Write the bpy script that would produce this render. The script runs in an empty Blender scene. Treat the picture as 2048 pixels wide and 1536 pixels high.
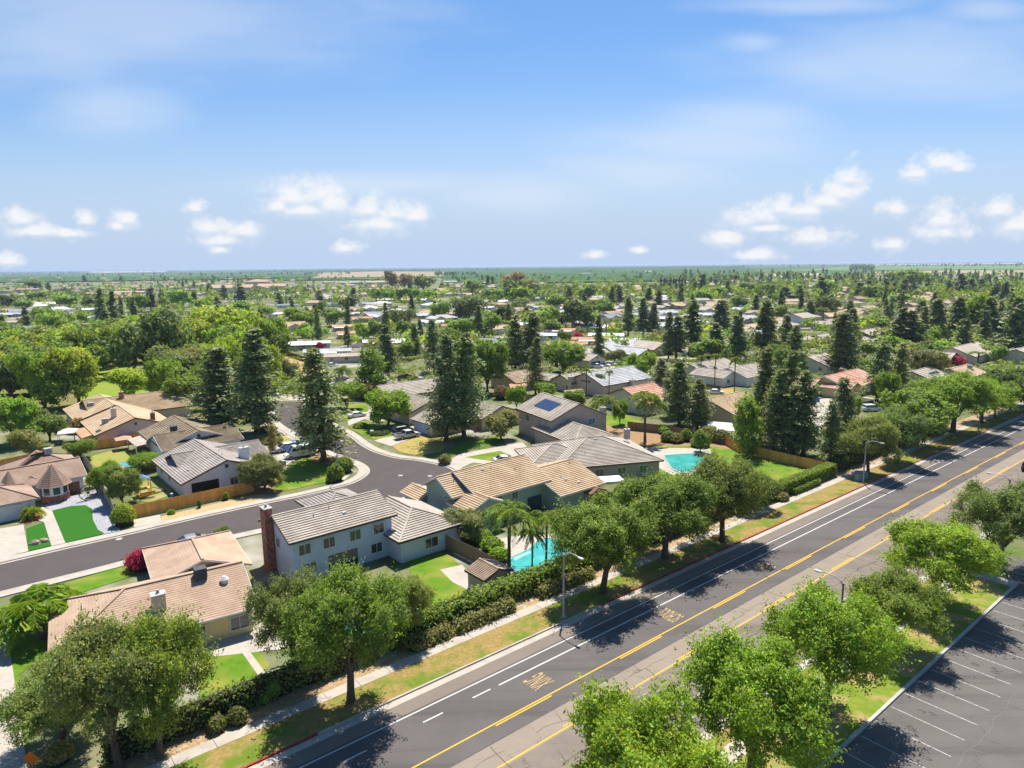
import bpy, math, random
import numpy as np
from mathutils import Vector, Matrix
from mathutils.geometry import tessellate_polygon

# ------------------------------------------------------------------ camera
FPX, CAM_H, CX, CY = 1370.0, 36.0, 1024.0, 768.0      # pixel focal length of the 2048 px wide photograph
ROLL = math.atan(-21/2048)
PITCH = math.atan((CY-531.0)*math.cos(ROLL)/FPX)
sc = bpy.context.scene
col = sc.collection
cr, sr = math.cos(ROLL), math.sin(ROLL)
cp, sp = math.cos(PITCH), math.sin(PITCH)
_F = Vector((0, cp, -sp)); _U = Vector((0, sp, cp)); _X = Vector((1, 0, 0))
_R = cr*_X + sr*_U
_V = -sr*_X + cr*_U
cam_d = bpy.data.cameras.new("camera"); cam = bpy.data.objects.new("camera", cam_d); col.objects.link(cam)
m = Matrix.Identity(4)
for i in range(3):
    m[i][0] = _R[i]; m[i][1] = _V[i]; m[i][2] = -_F[i]
m[2][3] = CAM_H
cam.matrix_world = m
cam_d.sensor_width = 36.0; cam_d.lens = 36.0*FPX/2048
cam_d.clip_start = 0.5; cam_d.clip_end = 120000
sc.camera = cam

# ------------------------------------------------------------------ sun, sky, exposure
SUN = Vector((0.09, 0.50, 1.0)).normalized()
sun_d = bpy.data.lights.new("sun", 'SUN'); sun = bpy.data.objects.new("sun", sun_d); col.objects.link(sun)
sun_d.energy = 4.5; sun_d.angle = math.radians(0.5); sun_d.color = (1.0, 0.95, 0.87)
sun.rotation_euler = SUN.to_track_quat('Z', 'Y').to_euler()
sun.location = (0, 0, 200)
world = bpy.data.worlds.new("World"); sc.world = world; world.use_nodes = True
sc.view_settings.view_transform = 'Standard'; sc.view_settings.look = 'None'
sc.view_settings.exposure = 0.84; sc.view_settings.gamma = 1.0
sc.cycles.max_bounces = 8; sc.cycles.diffuse_bounces = 5; sc.cycles.transparent_max_bounces = 8
sc.cycles.transmission_bounces = 3; sc.cycles.volume_bounces = 0

def ray(px, py):
    u, v = px-CX, py-CY
    x = u*cr+v*sr; y = -u*sr+v*cr
    return (x, FPX*cp-y*sp, -FPX*sp-y*cp)
def G(px, py, z=0.0):
    """where the line of sight through a pixel of the photograph meets the level z"""
    r = ray(px, py); t = (z-CAM_H)/r[2]
    return (r[0]*t, r[1]*t)
def P(x, y, z):
    Z = z-CAM_H; a = y*cp-Z*sp; b = y*sp+Z*cp
    u = x/a*FPX; v = -b/a*FPX
    return (CX+u*cr-v*sr, CY+u*sr+v*cr)
def top_z(bx, by, ty):
    x, y = G(bx, by); lo, hi = 0.0, 120.0
    for _ in range(40):
        mm = (lo+hi)/2
        if P(x, y, mm)[1] > ty: lo = mm
        else: hi = mm
    return lo

def build_world():
    nt = world.node_tree; N = nt.nodes; L = nt.links; N.clear()
    out = N.new('ShaderNodeOutputWorld'); bg = N.new('ShaderNodeBackground'); bg.inputs[1].default_value = 0.080
    sky = N.new('ShaderNodeTexSky'); sky.sky_type = 'NISHITA'; sky.sun_disc = False
    sky.sun_elevation = math.asin(SUN.z); sky.sun_rotation = math.atan2(SUN.x, SUN.y)
    sky.altitude = 100; sky.air_density = 1.0; sky.dust_density = 0.8; sky.ozone_density = 2.0
    tc = N.new('ShaderNodeTexCoord'); sep = N.new('ShaderNodeSeparateXYZ'); L.new(tc.outputs['Generated'], sep.inputs[0])
    def M(op, a, b=None, c=None, clamp=False):
        n = N.new('ShaderNodeMath'); n.operation = op; n.use_clamp = clamp
        for k, v in enumerate((a, b, c)):
            if v is None: continue
            if isinstance(v, (int, float)): n.inputs[k].default_value = v
            else: L.new(v, n.inputs[k])
        return n.outputs[0]
    ymax = M('MAXIMUM', sep.outputs[1], 0.02)
    u = M('DIVIDE', sep.outputs[0], ymax); v = M('DIVIDE', sep.outputs[2], ymax)
    uv = N.new('ShaderNodeCombineXYZ'); L.new(u, uv.inputs[0]); L.new(v, uv.inputs[1])
    def blobs(lst, dv=0.0):
        acc = None
        for (px, py, rx, ry) in lst:
            r = ray(px, py); cu, cv = r[0]/r[1], r[2]/r[1]-dv
            mp = N.new('ShaderNodeVectorMath'); mp.operation = 'SUBTRACT'; L.new(uv.outputs[0], mp.inputs[0]); mp.inputs[1].default_value = (cu, cv, 0)
            ms = N.new('ShaderNodeVectorMath'); ms.operation = 'MULTIPLY'; L.new(mp.outputs[0], ms.inputs[0]); ms.inputs[1].default_value = (FPX/(rx*1.35), FPX/(ry*1.5), 0)
            ln = N.new('ShaderNodeVectorMath'); ln.operation = 'LENGTH'; L.new(ms.outputs[0], ln.inputs[0])
            d = M('SUBTRACT', 1.0, ln.outputs['Value'])
            acc = d if acc is None else M('SMOOTH_MAX', acc, d, 0.25)
        return acc
    def noise(scale, detail, rough, sx=1.0, sy=1.0):
        mp = N.new('ShaderNodeMapping'); mp.inputs['Scale'].default_value = (sx, sy, 1); L.new(uv.outputs[0], mp.inputs[0])
        n = N.new('ShaderNodeTexNoise'); n.inputs['Scale'].default_value = scale; n.inputs['Detail'].default_value = detail; n.inputs['Roughness'].default_value = rough
        L.new(mp.outputs[0], n.inputs['Vector']); return n.outputs[0]
    def smooth(x, a, b):
        n = N.new('ShaderNodeMapRange'); n.interpolation_type = 'SMOOTHSTEP'; L.new(x, n.inputs[0]); n.inputs[1].default_value = a; n.inputs[2].default_value = b
        return n.outputs[0]
    cum = [(585,395,48,34),(630,390,42,34),(665,410,50,26),(555,412,38,18),(605,420,70,16),(735,418,38,26),(790,425,50,26),(760,448,70,22),(830,432,34,16),(695,495,32,13),
           (415,455,38,24),(485,462,40,18),(445,480,60,16),(440,498,28,10),(390,414,24,14),(250,438,30,18),(235,452,30,10),(172,440,24,16),(40,438,40,20),(70,462,66,16),(140,466,50,10),(15,520,36,16),
           (1490,440,60,20),(1560,415,44,24),(1520,432,60,22),(1610,420,60,18),(1700,355,34,28),(1690,385,50,26),(1655,402,56,20),(1455,478,42,20),(1530,455,60,10),(1635,475,62,20),(1515,510,60,13),
           (1880,325,52,22),(1830,345,34,18),(1920,335,26,12),(1885,440,46,34),(1890,465,66,18),(2000,420,46,22),(2035,450,50,24),(1790,418,34,16),(1785,488,36,16),(1190,510,24,9),(1275,500,18,8)]
    cir = [(250,30,420,90),(1850,120,300,60),(220,215,120,44),(120,90,200,60),(300,60,220,50),(1400,280,210,36),(1480,240,130,30),(1280,340,140,34),(1040,385,170,30),(760,370,260,18),(1510,85,60,16),(1620,10,180,14),(1980,20,90,18),(1650,140,120,30)]
    n1 = noise(34, 10, 0.62, 1, 1.2); n2 = noise(9, 6, 0.55, 0.5, 2.2)
    c1 = M('ADD', blobs(cum), M('MULTIPLY', M('SUBTRACT', n1, 0.50), 2.1))
    a1 = M('MULTIPLY', smooth(c1, 0.0, 0.95), 0.80)
    under = smooth(M('ADD', M('SUBTRACT', blobs(cum, .009), blobs(cum)), M('MULTIPLY', M('SUBTRACT', n1, .5), .7)), -0.10, 0.30)   # towards a cloud's base its density overhead grows
    c2 = M('ADD', blobs(cir), M('MULTIPLY', M('SUBTRACT', n2, 0.5), 1.2))
    a2 = M('MULTIPLY', smooth(c2, -0.35, 1.0), 0.46)
    # thin whitish veil low over the horizon
    veil = M('MULTIPLY', smooth(v, 0.26, 0.0), 0.97)
    # sky tint: deeper blue higher up
    ramp = N.new('ShaderNodeMix'); ramp.data_type = 'RGBA'; ramp.blend_type = 'MIX'
    L.new(smooth(v, 0.02, 0.42), ramp.inputs['Factor']); ramp.inputs[6].default_value = (0.78, 0.84, 0.95, 1); ramp.inputs[7].default_value = (0.47, 0.73, 0.96, 1)
    mul = N.new('ShaderNodeMix'); mul.data_type = 'RGBA'; mul.blend_type = 'MULTIPLY'; mul.inputs['Factor'].default_value = 1
    L.new(sky.outputs[0], mul.inputs[6]); L.new(ramp.outputs[2], mul.inputs[7])
    cur = mul.outputs[2]
    shade = N.new('ShaderNodeMix'); shade.data_type = 'RGBA'; L.new(under, shade.inputs['Factor'])
    shade.inputs[6].default_value = (7.0, 6.9, 6.85, 1); shade.inputs[7].default_value = (5.1, 5.65, 6.5, 1)
    for a, c in ((veil, (3.62, 4.58, 6.15, 1)), (a2, (5.4, 6.0, 6.8, 1)), (a1, shade.outputs[2])):
        mx = N.new('ShaderNodeMix'); mx.data_type = 'RGBA'; L.new(a, mx.inputs['Factor']); L.new(cur, mx.inputs[6])
        if isinstance(c, tuple): mx.inputs[7].default_value = c
        else: L.new(c, mx.inputs[7])
        cur = mx.outputs[2]
    L.new(cur, bg.inputs[0]); L.new(bg.outputs[0], out.inputs[0])
build_world()

# ------------------------------------------------------------------ materials
MATS = {}
def _nodes(name):
    mt = bpy.data.materials.new(name); mt.use_nodes = True
    nt = mt.node_tree; return mt, nt, nt.nodes, nt.links, nt.nodes['Principled BSDF']
def mat(name, c, c2=None, scale=1.0, rough=0.85, bump=0.0, bscale=None, metal=0.0, detail=5, lo=0.35, hi=0.65, c3=None, scale3=0.1, stretch=(1,1,1), spec=0.06, obj=False, lo3=0.45, hi3=0.6, streak=None):
    """noise-mixed procedural surface"""
    if name in MATS: return MATS[name]
    mt, nt, N, L, b = _nodes(name)
    b.inputs['Roughness'].default_value = rough; b.inputs['Metallic'].default_value = metal; b.inputs['Specular IOR Level'].default_value = spec
    tc = N.new('ShaderNodeTexCoord'); mp = N.new('ShaderNodeMapping'); mp.inputs['Scale'].default_value = stretch
    L.new(tc.outputs['Object'], mp.inputs[0])
    def nz(s, d=detail):
        n = N.new('ShaderNodeTexNoise'); n.inputs['Scale'].default_value = s; n.inputs['Detail'].default_value = d; n.inputs['Roughness'].default_value = 0.65
        L.new(mp.outputs[0], n.inputs['Vector']); return n.outputs[0]
    def mixc(f, a, bb, l, h):
        mr = N.new('ShaderNodeMapRange'); mr.inputs[1].default_value = l; mr.inputs[2].default_value = h; L.new(f, mr.inputs[0])
        mx = N.new('ShaderNodeMix'); mx.data_type = 'RGBA'; L.new(mr.outputs[0], mx.inputs['Factor'])
        for k, v in ((6, a), (7, bb)):
            if isinstance(v, tuple): mx.inputs[k].default_value = (*v, 1)
            else: L.new(v, mx.inputs[k])
        return mx.outputs[2]
    cur = c
    if c2 is not None: cur = mixc(nz(scale), c, c2, lo, hi)
    if c3 is not None: cur = mixc(nz(scale3, 4), cur, c3, lo3, hi3)
    if isinstance(cur, tuple): b.inputs['Base Color'].default_value = (*cur, 1)
    else: L.new(cur, b.inputs['Base Color'])
    if obj:
        oi = N.new('ShaderNodeObjectInfo'); mx = N.new('ShaderNodeMix'); mx.data_type = 'RGBA'; mx.blend_type = 'MULTIPLY'; mx.inputs['Factor'].default_value = 1
        if isinstance(cur, tuple): mx.inputs[6].default_value = (*cur, 1)
        else: L.new(cur, mx.inputs[6])
        L.new(oi.outputs['Color'], mx.inputs[7]); L.new(mx.outputs[2], b.inputs['Base Color'])
    if bump:
        bp = N.new('ShaderNodeBump'); bp.inputs['Strength'].default_value = bump; bp.inputs['Distance'].default_value = 0.05
        L.new(nz(bscale or scale*4), bp.inputs['Height']); L.new(bp.outputs[0], b.inputs['Normal'])
    MATS[name] = mt; return mt

def leaf_mat(name, trans=0.45):
    mt, nt, N, L, b = _nodes(name)
    out = N['Material Output']
    oi = N.new('ShaderNodeObjectInfo'); at = N.new('ShaderNodeAttribute'); at.attribute_name = 'tone'
    mx = N.new('ShaderNodeMix'); mx.data_type = 'RGBA'; mx.blend_type = 'MULTIPLY'; mx.inputs['Factor'].default_value = 1
    L.new(oi.outputs['Color'], mx.inputs[6]); L.new(at.outputs['Color'], mx.inputs[7])
    b.inputs['Roughness'].default_value = 0.55; b.inputs['Specular IOR Level'].default_value = 0.14
    L.new(mx.outputs[2], b.inputs['Base Color'])
    tr = N.new('ShaderNodeBsdfTranslucent')
    wa = N.new('ShaderNodeMix'); wa.data_type = 'RGBA'; wa.blend_type = 'MULTIPLY'; wa.inputs['Factor'].default_value = 1
    L.new(mx.outputs[2], wa.inputs[6]); wa.inputs[7].default_value = (1.65, 1.80, 0.50, 1)
    L.new(wa.outputs[2], tr.inputs[0])
    ms = N.new('ShaderNodeMixShader'); ms.inputs[0].default_value = trans
    L.new(b.outputs[0], ms.inputs[1]); L.new(tr.outputs[0], ms.inputs[2]); L.new(ms.outputs[0], out.inputs[0])
    return mt
LEAF = leaf_mat('leaf', 0.36)
NEEDLE = leaf_mat('needle', 0.22)
BARK = mat('bark', (0.16,0.12,0.09), (0.09,0.065,0.05), 6, 0.95, 0.8, 14, stretch=(1,1,0.3))
PALMBARK = mat('palm_bark', (0.20,0.15,0.11), (0.11,0.08,0.06), 5, 0.95, 0.6, 12)

def asphalt(name, c, c2, wear=(0.1,0.09,0.085), cracks=0.0, tyre=0.0):
    mt, nt, N, L, b = _nodes(name)
    b.inputs['Roughness'].default_value = 0.9; b.inputs['Specular IOR Level'].default_value = 0.06
    tc = N.new('ShaderNodeTexCoord')
    def nz(s, d, st=(1,1,1), rot=0):
        mp = N.new('ShaderNodeMapping'); mp.inputs['Scale'].default_value = st; mp.inputs['Rotation'].default_value = (0,0,rot); L.new(tc.outputs['Object'], mp.inputs[0])
        n = N.new('ShaderNodeTexNoise'); n.inputs['Scale'].default_value = s; n.inputs['Detail'].default_value = d; n.inputs['Roughness'].default_value = .7; L.new(mp.outputs[0], n.inputs['Vector']); return n.outputs[0]
    def mixc(f, a, bb, l, h):
        mr = N.new('ShaderNodeMapRange'); mr.inputs[1].default_value = l; mr.inputs[2].default_value = h; L.new(f, mr.inputs[0])
        mx = N.new('ShaderNodeMix'); mx.data_type = 'RGBA'; L.new(mr.outputs[0], mx.inputs['Factor'])
        for k, v in ((6, a), (7, bb)):
            if isinstance(v, tuple): mx.inputs[k].default_value = (*v, 1)
            else: L.new(v, mx.inputs[k])
        return mx.outputs[2]
    cur = mixc(nz(0.25, 6), c, c2, 0.35, 0.65)
    cur = mixc(nz(18, 3), cur, wear, 0.55, 0.85)
    if tyre:   # long darker wear streaks along the direction of travel
        cur = mixc(nz(0.35, 5, (0.05,1,1), math.radians(-39.6)), cur, tuple(x*0.62 for x in c), 0.5, 0.74)
    if cracks:
        mp = N.new('ShaderNodeMapping'); mp.inputs['Rotation'].default_value = (0,0,math.radians(-39.6)); mp.inputs['Scale'].default_value = (0.12,0.3,1); L.new(tc.outputs['Object'], mp.inputs[0])
        wv = N.new('ShaderNodeTexNoise'); wv.inputs['Scale'].default_value = 1.2; wv.inputs['Detail'].default_value = 6; L.new(mp.outputs[0], wv.inputs['Vector'])
        ad = N.new('ShaderNodeVectorMath'); ad.operation = 'ADD'; L.new(mp.outputs[0], ad.inputs[0]); L.new(wv.outputs['Color'], ad.inputs[1])
        vo = N.new('ShaderNodeTexVoronoi'); vo.feature = 'DISTANCE_TO_EDGE'; vo.inputs['Scale'].default_value = 1.0; L.new(ad.outputs[0], vo.inputs['Vector'])
        cur = mixc(vo.outputs['Distance'], tuple(x*0.45 for x in c), cur, 0.0, 0.012*cracks)
    L.new(cur, b.inputs['Base Color'])
    bp = N.new('ShaderNodeBump'); bp.inputs['Strength'].default_value = 0.3; bp.inputs['Distance'].default_value = 0.02; L.new(nz(40, 3), bp.inputs['Height']); L.new(bp.outputs[0], b.inputs['Normal'])
    MATS[name] = mt; return mt

# ------------------------------------------------------------------ object helpers
def tag(o, label=None, cat=None, group=None, kind=None):
    if label: o['label'] = label
    if cat: o['category'] = cat
    if group: o['group'] = group
    if kind: o['kind'] = kind
    return o
def empty(name, x, y, label, cat, group=None, rz=0.0, z=0.0):
    o = bpy.data.objects.new(name, None); col.objects.link(o); o.location = (x, y, z); o.rotation_euler = (0, 0, rz)
    o.empty_display_size = 0.5
    return tag(o, label, cat, group)
class MB:
    """collects faces in world or local coordinates; build() links them as one mesh object"""
    def __init__(s, ox=0.0, oy=0.0, oz=0.0): s.v = []; s.f = []; s.m = []; s.o = (ox, oy, oz)
    def face(s, pts, mi=0):
        n = len(s.v); s.v += [(p[0]-s.o[0], p[1]-s.o[1], (p[2] if len(p) > 2 else 0)-s.o[2]) for p in pts]; s.f.append(tuple(range(n, n+len(pts)))); s.m.append(mi)
    def prism(s, ring, z0, z1, mi=0, cap=True, bottom=False):
        n = len(ring)
        for i in range(n):
            a, b = ring[i], ring[(i+1) % n]
            s.face([(a[0],a[1],z0),(b[0],b[1],z0),(b[0],b[1],z1),(a[0],a[1],z1)], mi)
        if cap: s.face([(p[0],p[1],z1) for p in ring], mi)
        if bottom: s.face([(p[0],p[1],z0) for p in reversed(ring)], mi)
    def box(s, cx, cy, cz, sx, sy, sz, ang=0.0, mi=0):
        c, q = math.cos(ang), math.sin(ang); ring = []
        for ax, ay in ((-1,-1),(1,-1),(1,1),(-1,1)):
            x, y = ax*sx/2, ay*sy/2; ring.append((cx+x*c-y*q, cy+x*q+y*c))
        s.prism(ring, cz-sz/2, cz+sz/2, mi, True, True)
    def cyl(s, x, y, z0, z1, r0, r1, n=10, mi=0, cap=True):
        A = [(x+r0*math.cos(2*math.pi*i/n), y+r0*math.sin(2*math.pi*i/n), z0) for i in range(n)]
        B = [(x+r1*math.cos(2*math.pi*i/n), y+r1*math.sin(2*math.pi*i/n), z1) for i in range(n)]
        for i in range(n): s.face([A[i], A[(i+1)%n], B[(i+1)%n], B[i]], mi)
        if cap: s.face(B, mi); s.face(A[::-1], mi)
    def tube(s, pts, rad, n=8, mi=0):
        pts = [Vector(p) for p in pts]; rings = []
        if isinstance(rad, (int, float)): rad = [rad]*len(pts)
        for i, p in enumerate(pts):
            d = (pts[min(i+1, len(pts)-1)]-pts[max(i-1, 0)]).normalized()
            a = d.cross(Vector((0.31, 0.17, 0.93))); a = a.normalized() if a.length > 1e-4 else Vector((1,0,0)); b = d.cross(a)
            rings.append([p+rad[i]*(a*math.cos(2*math.pi*k/n)+b*math.sin(2*math.pi*k/n)) for k in range(n)])
        for i in range(len(rings)-1):
            for k in range(n): s.face([rings[i][k], rings[i][(k+1)%n], rings[i+1][(k+1)%n], rings[i+1][k]], mi)
        s.face(rings[0][::-1], mi); s.face(rings[-1], mi)
    def build(s, name, mats, parent=None, smooth=False, bevel=0.0):
        me = bpy.data.meshes.new(name); me.from_pydata(s.v, [], s.f)
        if not isinstance(mats, (list, tuple)): mats = [mats]
        for q in mats: me.materials.append(q)
        if len(mats) > 1: me.polygons.foreach_set('material_index', s.m)
        if smooth: me.polygons.foreach_set('use_smooth', [True]*len(s.f))
        o = bpy.data.objects.new(name, me); col.objects.link(o)
        if parent: o.parent = parent
        elif s.o != (0.0, 0.0, 0.0): o.location = s.o
        if bevel:
            md = o.modifiers.new('bevel', 'BEVEL'); md.width = bevel; md.segments = 2
        return o
def children(o): return [c for c in bpy.data.objects if c.parent == o]
def kids_index():
    d = {}
    for o in bpy.data.objects:
        if o.parent: d.setdefault(o.parent.name, []).append(o)
    return d

# road frame: s along the main road, t across it (to the left of the driving direction up the picture)
TH = math.radians(39.3)
def RT(s, t):
    t = t-0.9*(max(s, 0)/170.0)**2
    return (s*math.cos(TH)-t*math.sin(TH), s*math.sin(TH)+t*math.cos(TH))
def strip_st(name, s0, s1, t0, t1, z, mt, step=6.0, h=0.0, kind='structure', label=None, cat=None):
    """band of constant width along the road; h > 0 makes it a raised slab"""
    mb = MB(); n = max(1, int((s1-s0)/step)); S = [s0+(s1-s0)*i/n for i in range(n+1)]
    A = [RT(q, t0) for q in S]; B = [RT(q, t1) for q in S]
    for i in range(n):
        mb.face([(*A[i], z), (*A[i+1], z), (*B[i+1], z), (*B[i], z)])
        if h:
            mb.face([(*A[i], z-h), (*A[i+1], z-h), (*A[i+1], z), (*A[i], z)]); mb.face([(*B[i+1], z-h), (*B[i], z-h), (*B[i], z), (*B[i+1], z)])
    if h:
        for E in ((A[0], B[0]), (A[-1], B[-1])): mb.face([(*E[0], z-h), (*E[1], z-h), (*E[1], z), (*E[0], z)])
    o = mb.build(name, mt); return tag(o, label, cat, None, kind)
def sheet(name, pts, z, mt, kind='structure', h=0.0, world_pts=False):
    """flat polygon; pts are picture points of its corners on the ground unless world_pts"""
    W = [Vector((*(p if world_pts else G(*p)), z)) for p in pts]
    mb = MB()
    for tri in tessellate_polygon([W]):
        a, b, c = (W[i] for i in tri)
        if (b-a).cross(c-a).z < 0: b, c = c, b
        mb.face([a, b, c])
    if h:
        for i in range(len(W)):
            a, b = W[i], W[(i+1) % len(W)]; mb.face([(a.x,a.y,z-h),(b.x,b.y,z-h),(b.x,b.y,z),(a.x,a.y,z)])
    o = mb.build(name, mt)
    return tag(o, kind=kind)
def smooth_line(pts, sub=6):
    """Catmull-Rom through 2-D points"""
    out = []
    for i in range(len(pts)-1):
        p0 = pts[max(i-1,0)]; p1 = pts[i]; p2 = pts[i+1]; p3 = pts[min(i+2,len(pts)-1)]
        for k in range(sub):
            t = k/sub
            out.append(tuple(0.5*((2*p1[j])+(-p0[j]+p2[j])*t+(2*p0[j]-5*p1[j]+4*p2[j]-p3[j])*t*t+(-p0[j]+3*p1[j]-3*p2[j]+p3[j])*t**3) for j in (0,1)))
    out.append(tuple(pts[-1])); return out
def offset_band(name, W, a, b, z, mt, h=0.0, kind='structure'):
    """band between offsets a and b to the left of the world polyline W"""
    n = len(W); nor = []
    for i in range(n):
        d = Vector(W[min(i+1,n-1)])-Vector(W[max(i-1,0)]); d.normalize(); nor.append((-d.y, d.x))
    A = [(W[i][0]+nor[i][0]*a, W[i][1]+nor[i][1]*a) for i in range(n)]; B = [(W[i][0]+nor[i][0]*b, W[i][1]+nor[i][1]*b) for i in range(n)]
    mb = MB()
    for i in range(n-1):
        mb.face([(*A[i], z), (*A[i+1], z), (*B[i+1], z), (*B[i], z)])
        if h: mb.face([(*A[i], z-h), (*A[i+1], z-h), (*A[i+1], z), (*A[i], z)]); mb.face([(*B[i+1], z-h), (*B[i], z-h), (*B[i], z), (*B[i+1], z)])
    return tag(mb.build(name, mt), kind=kind)

# ------------------------------------------------------------------ vegetation builders
def rs(seed): return np.random.default_rng(seed)
def quads_mesh(name, C, U, W, tone, mats):
    """one rhombic leaf per row of C, spanned by half-axes U and W"""
    n = len(C); V = np.empty((n, 4, 3), np.float32)
    V[:,0] = C-U; V[:,1] = C-W; V[:,2] = C+U; V[:,3] = C+W
    me = bpy.data.meshes.new(name); me.vertices.add(n*4); me.vertices.foreach_set('co', V.reshape(-1))
    me.loops.add(n*4); me.loops.foreach_set('vertex_index', np.arange(n*4, dtype=np.int32))
    me.polygons.add(n); me.polygons.foreach_set('loop_start', np.arange(0, n*4, 4, dtype=np.int32)); me.polygons.foreach_set('loop_total', np.full(n, 4, np.int32))
    at = me.color_attributes.new('tone', 'FLOAT_COLOR', 'POINT')
    T = np.ones((n, 4, 4), np.float32); T[:,:,:3] = tone[:,None,:]
    at.data.foreach_set('color', T.reshape(-1))
    for q in mats: me.materials.append(q)
    me.update(calc_edges=True); return me
def unit(v): return v/np.maximum(np.linalg.norm(v, axis=1, keepdims=True), 1e-6)
def leaf_axes(r, n, nrm, size, asp=0.55, flat=0.7):
    d = unit(r.normal(size=(n,3))*flat+nrm)
    a = unit(np.cross(d, r.normal(size=(n,3)))); b = np.cross(d, a)
    s = size*r.uniform(0.65, 1.35, (n,1)); return a*s, b*s*asp
def tones(r, n, clump=None, amt=0.30):
    t = 1+r.normal(0, amt, (n,1)); t = np.clip(t, 0.45, 1.7)
    h = r.normal(0, 0.10, (n,1)); out = np.concatenate([t*(1+h), t, t*(1-h*1.5)], 1)
    if clump is not None: out *= clump
    return out.astype(np.float32)
def lobed_points(r, lobes, n_clumps, per, spread, shell=0.75):
    """leaf positions in clumps over the surface of overlapping lobes; returns points, outward normals, clump tone"""
    lc = np.array([l[:3] for l in lobes]); lr = np.array([l[3:6] for l in lobes])
    w = (lr[:,0]*lr[:,2]); w = w/w.sum(); idx = r.choice(len(lobes), n_clumps, p=w)
    d = unit(r.normal(size=(n_clumps,3))); d[:,2] = np.where((d[:,2] < -0.35) & (r.uniform(size=n_clumps) < .6), -d[:,2]*0.6, d[:,2])
    rad = r.uniform(shell, 1.06, (n_clumps,1))
    c = lc[idx]+d*lr[idx]*rad
    # drop clumps that lie deep inside another lobe
    keep = np.ones(n_clumps, bool)
    for k in range(len(lobes)):
        q = np.linalg.norm((c-lc[k])/lr[k], axis=1); keep &= ~((q < 0.62) & (idx != k))
    c, d = c[keep], d[keep]; n = len(c)
    ct = np.clip(1+r.normal(0, 0.22, (n,1)), 0.5, 1.6)
    pts = np.repeat(c, per, 0)+r.normal(size=(n*per,3))*spread*np.array([1,1,0.75])
    return pts, np.repeat(unit(d+np.array([0,0,0.35])), per, 0), np.repeat(ct, per, 0)
def broad_lobes(r, W, H, base, n=9, form='round'):
    """lobes filling a crown of width W between heights base and H"""
    L = []; R = W/2; hc = (base+H)/2; hh = (H-base)/2
    if form == 'round':
        L.append((0,0,hc,R*0.55,R*0.55,hh*0.65))
        for i in range(n):
            a = 2*math.pi*i/n*1.618*2+r.uniform(0,.8); rr = R*r.uniform(0.36,0.68); z = hc+hh*(r.uniform(-0.72,0.60) if i % 3 else r.uniform(.2,.75))*(1-0.30*rr/R)
            q = R*r.uniform(0.27,0.44); L.append((rr*math.cos(a), rr*math.sin(a), z, q, q, q*min(0.95, hh/R*0.95+0.2)))
    elif form == 'vase':       # upright ascending plumes, ragged outline
        L.append((0,0,base+(H-base)*.50,R*.55,R*.55,hh*.62))
        for i in range(n+17):
            a = i*2.4+r.uniform(-.3,.3); f = ((i+.5)/(n+17))**0.55; rr = R*f*0.78; z = base+(H-base)*(r.uniform(0.25,0.55) if i % 2 and f > .5 else r.uniform(0.5,0.86)*(1-0.12*f))
            q = R*r.uniform(0.13,0.25); L.append((rr*math.cos(a), rr*math.sin(a), z, q, q, q*r.uniform(1.1,1.9)))
    elif form == 'column':
        for i in range(n):
            z = base+(H-base)*(i+0.6)/n*0.93; q = R*r.uniform(0.65,0.95)*(1-0.45*abs((i+.5)/n-0.4)); a = r.uniform(0,6.28)
            L.append((R*.25*math.cos(a), R*.25*math.sin(a), z, q, q, q*1.2))
    elif form == 'dome':       # dense clipped-looking head
        L.append((0,0,hc,R*0.9,R*0.9,hh*0.92))
        for i in range(6):
            a = i*1.05; L.append((R*.4*math.cos(a),R*.4*math.sin(a),hc+hh*.1,R*.5,R*.5,hh*.7))
    return L
def wood(r, W, H, base, rad, limbs=5, n=8, lean=0.0):
    mb = MB(); fork = base*0.75+0.3; lx, ly = r.uniform(-1,1,2)*lean
    mb.tube([(0,0,-0.1),(lx*.3,ly*.3,fork*0.35),(lx,ly,fork)], [rad*1.35, rad, rad*0.85], n)
    for i in range(limbs):
        a = 2*math.pi*i/limbs+r.uniform(-.4,.4); R = W/2*r.uniform(0.35,0.65); zt = base+(H-base)*r.uniform(0.45,0.8)
        p1 = (lx+R*.35*math.cos(a), ly+R*.35*math.sin(a), fork+(zt-fork)*0.4); p2 = (lx+R*math.cos(a), ly+R*math.sin(a), zt)
        mb.tube([(lx,ly,fork-.15), p1, p2], [rad*.62, rad*.42, rad*.12], max(5, n-2))
    return mb
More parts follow.
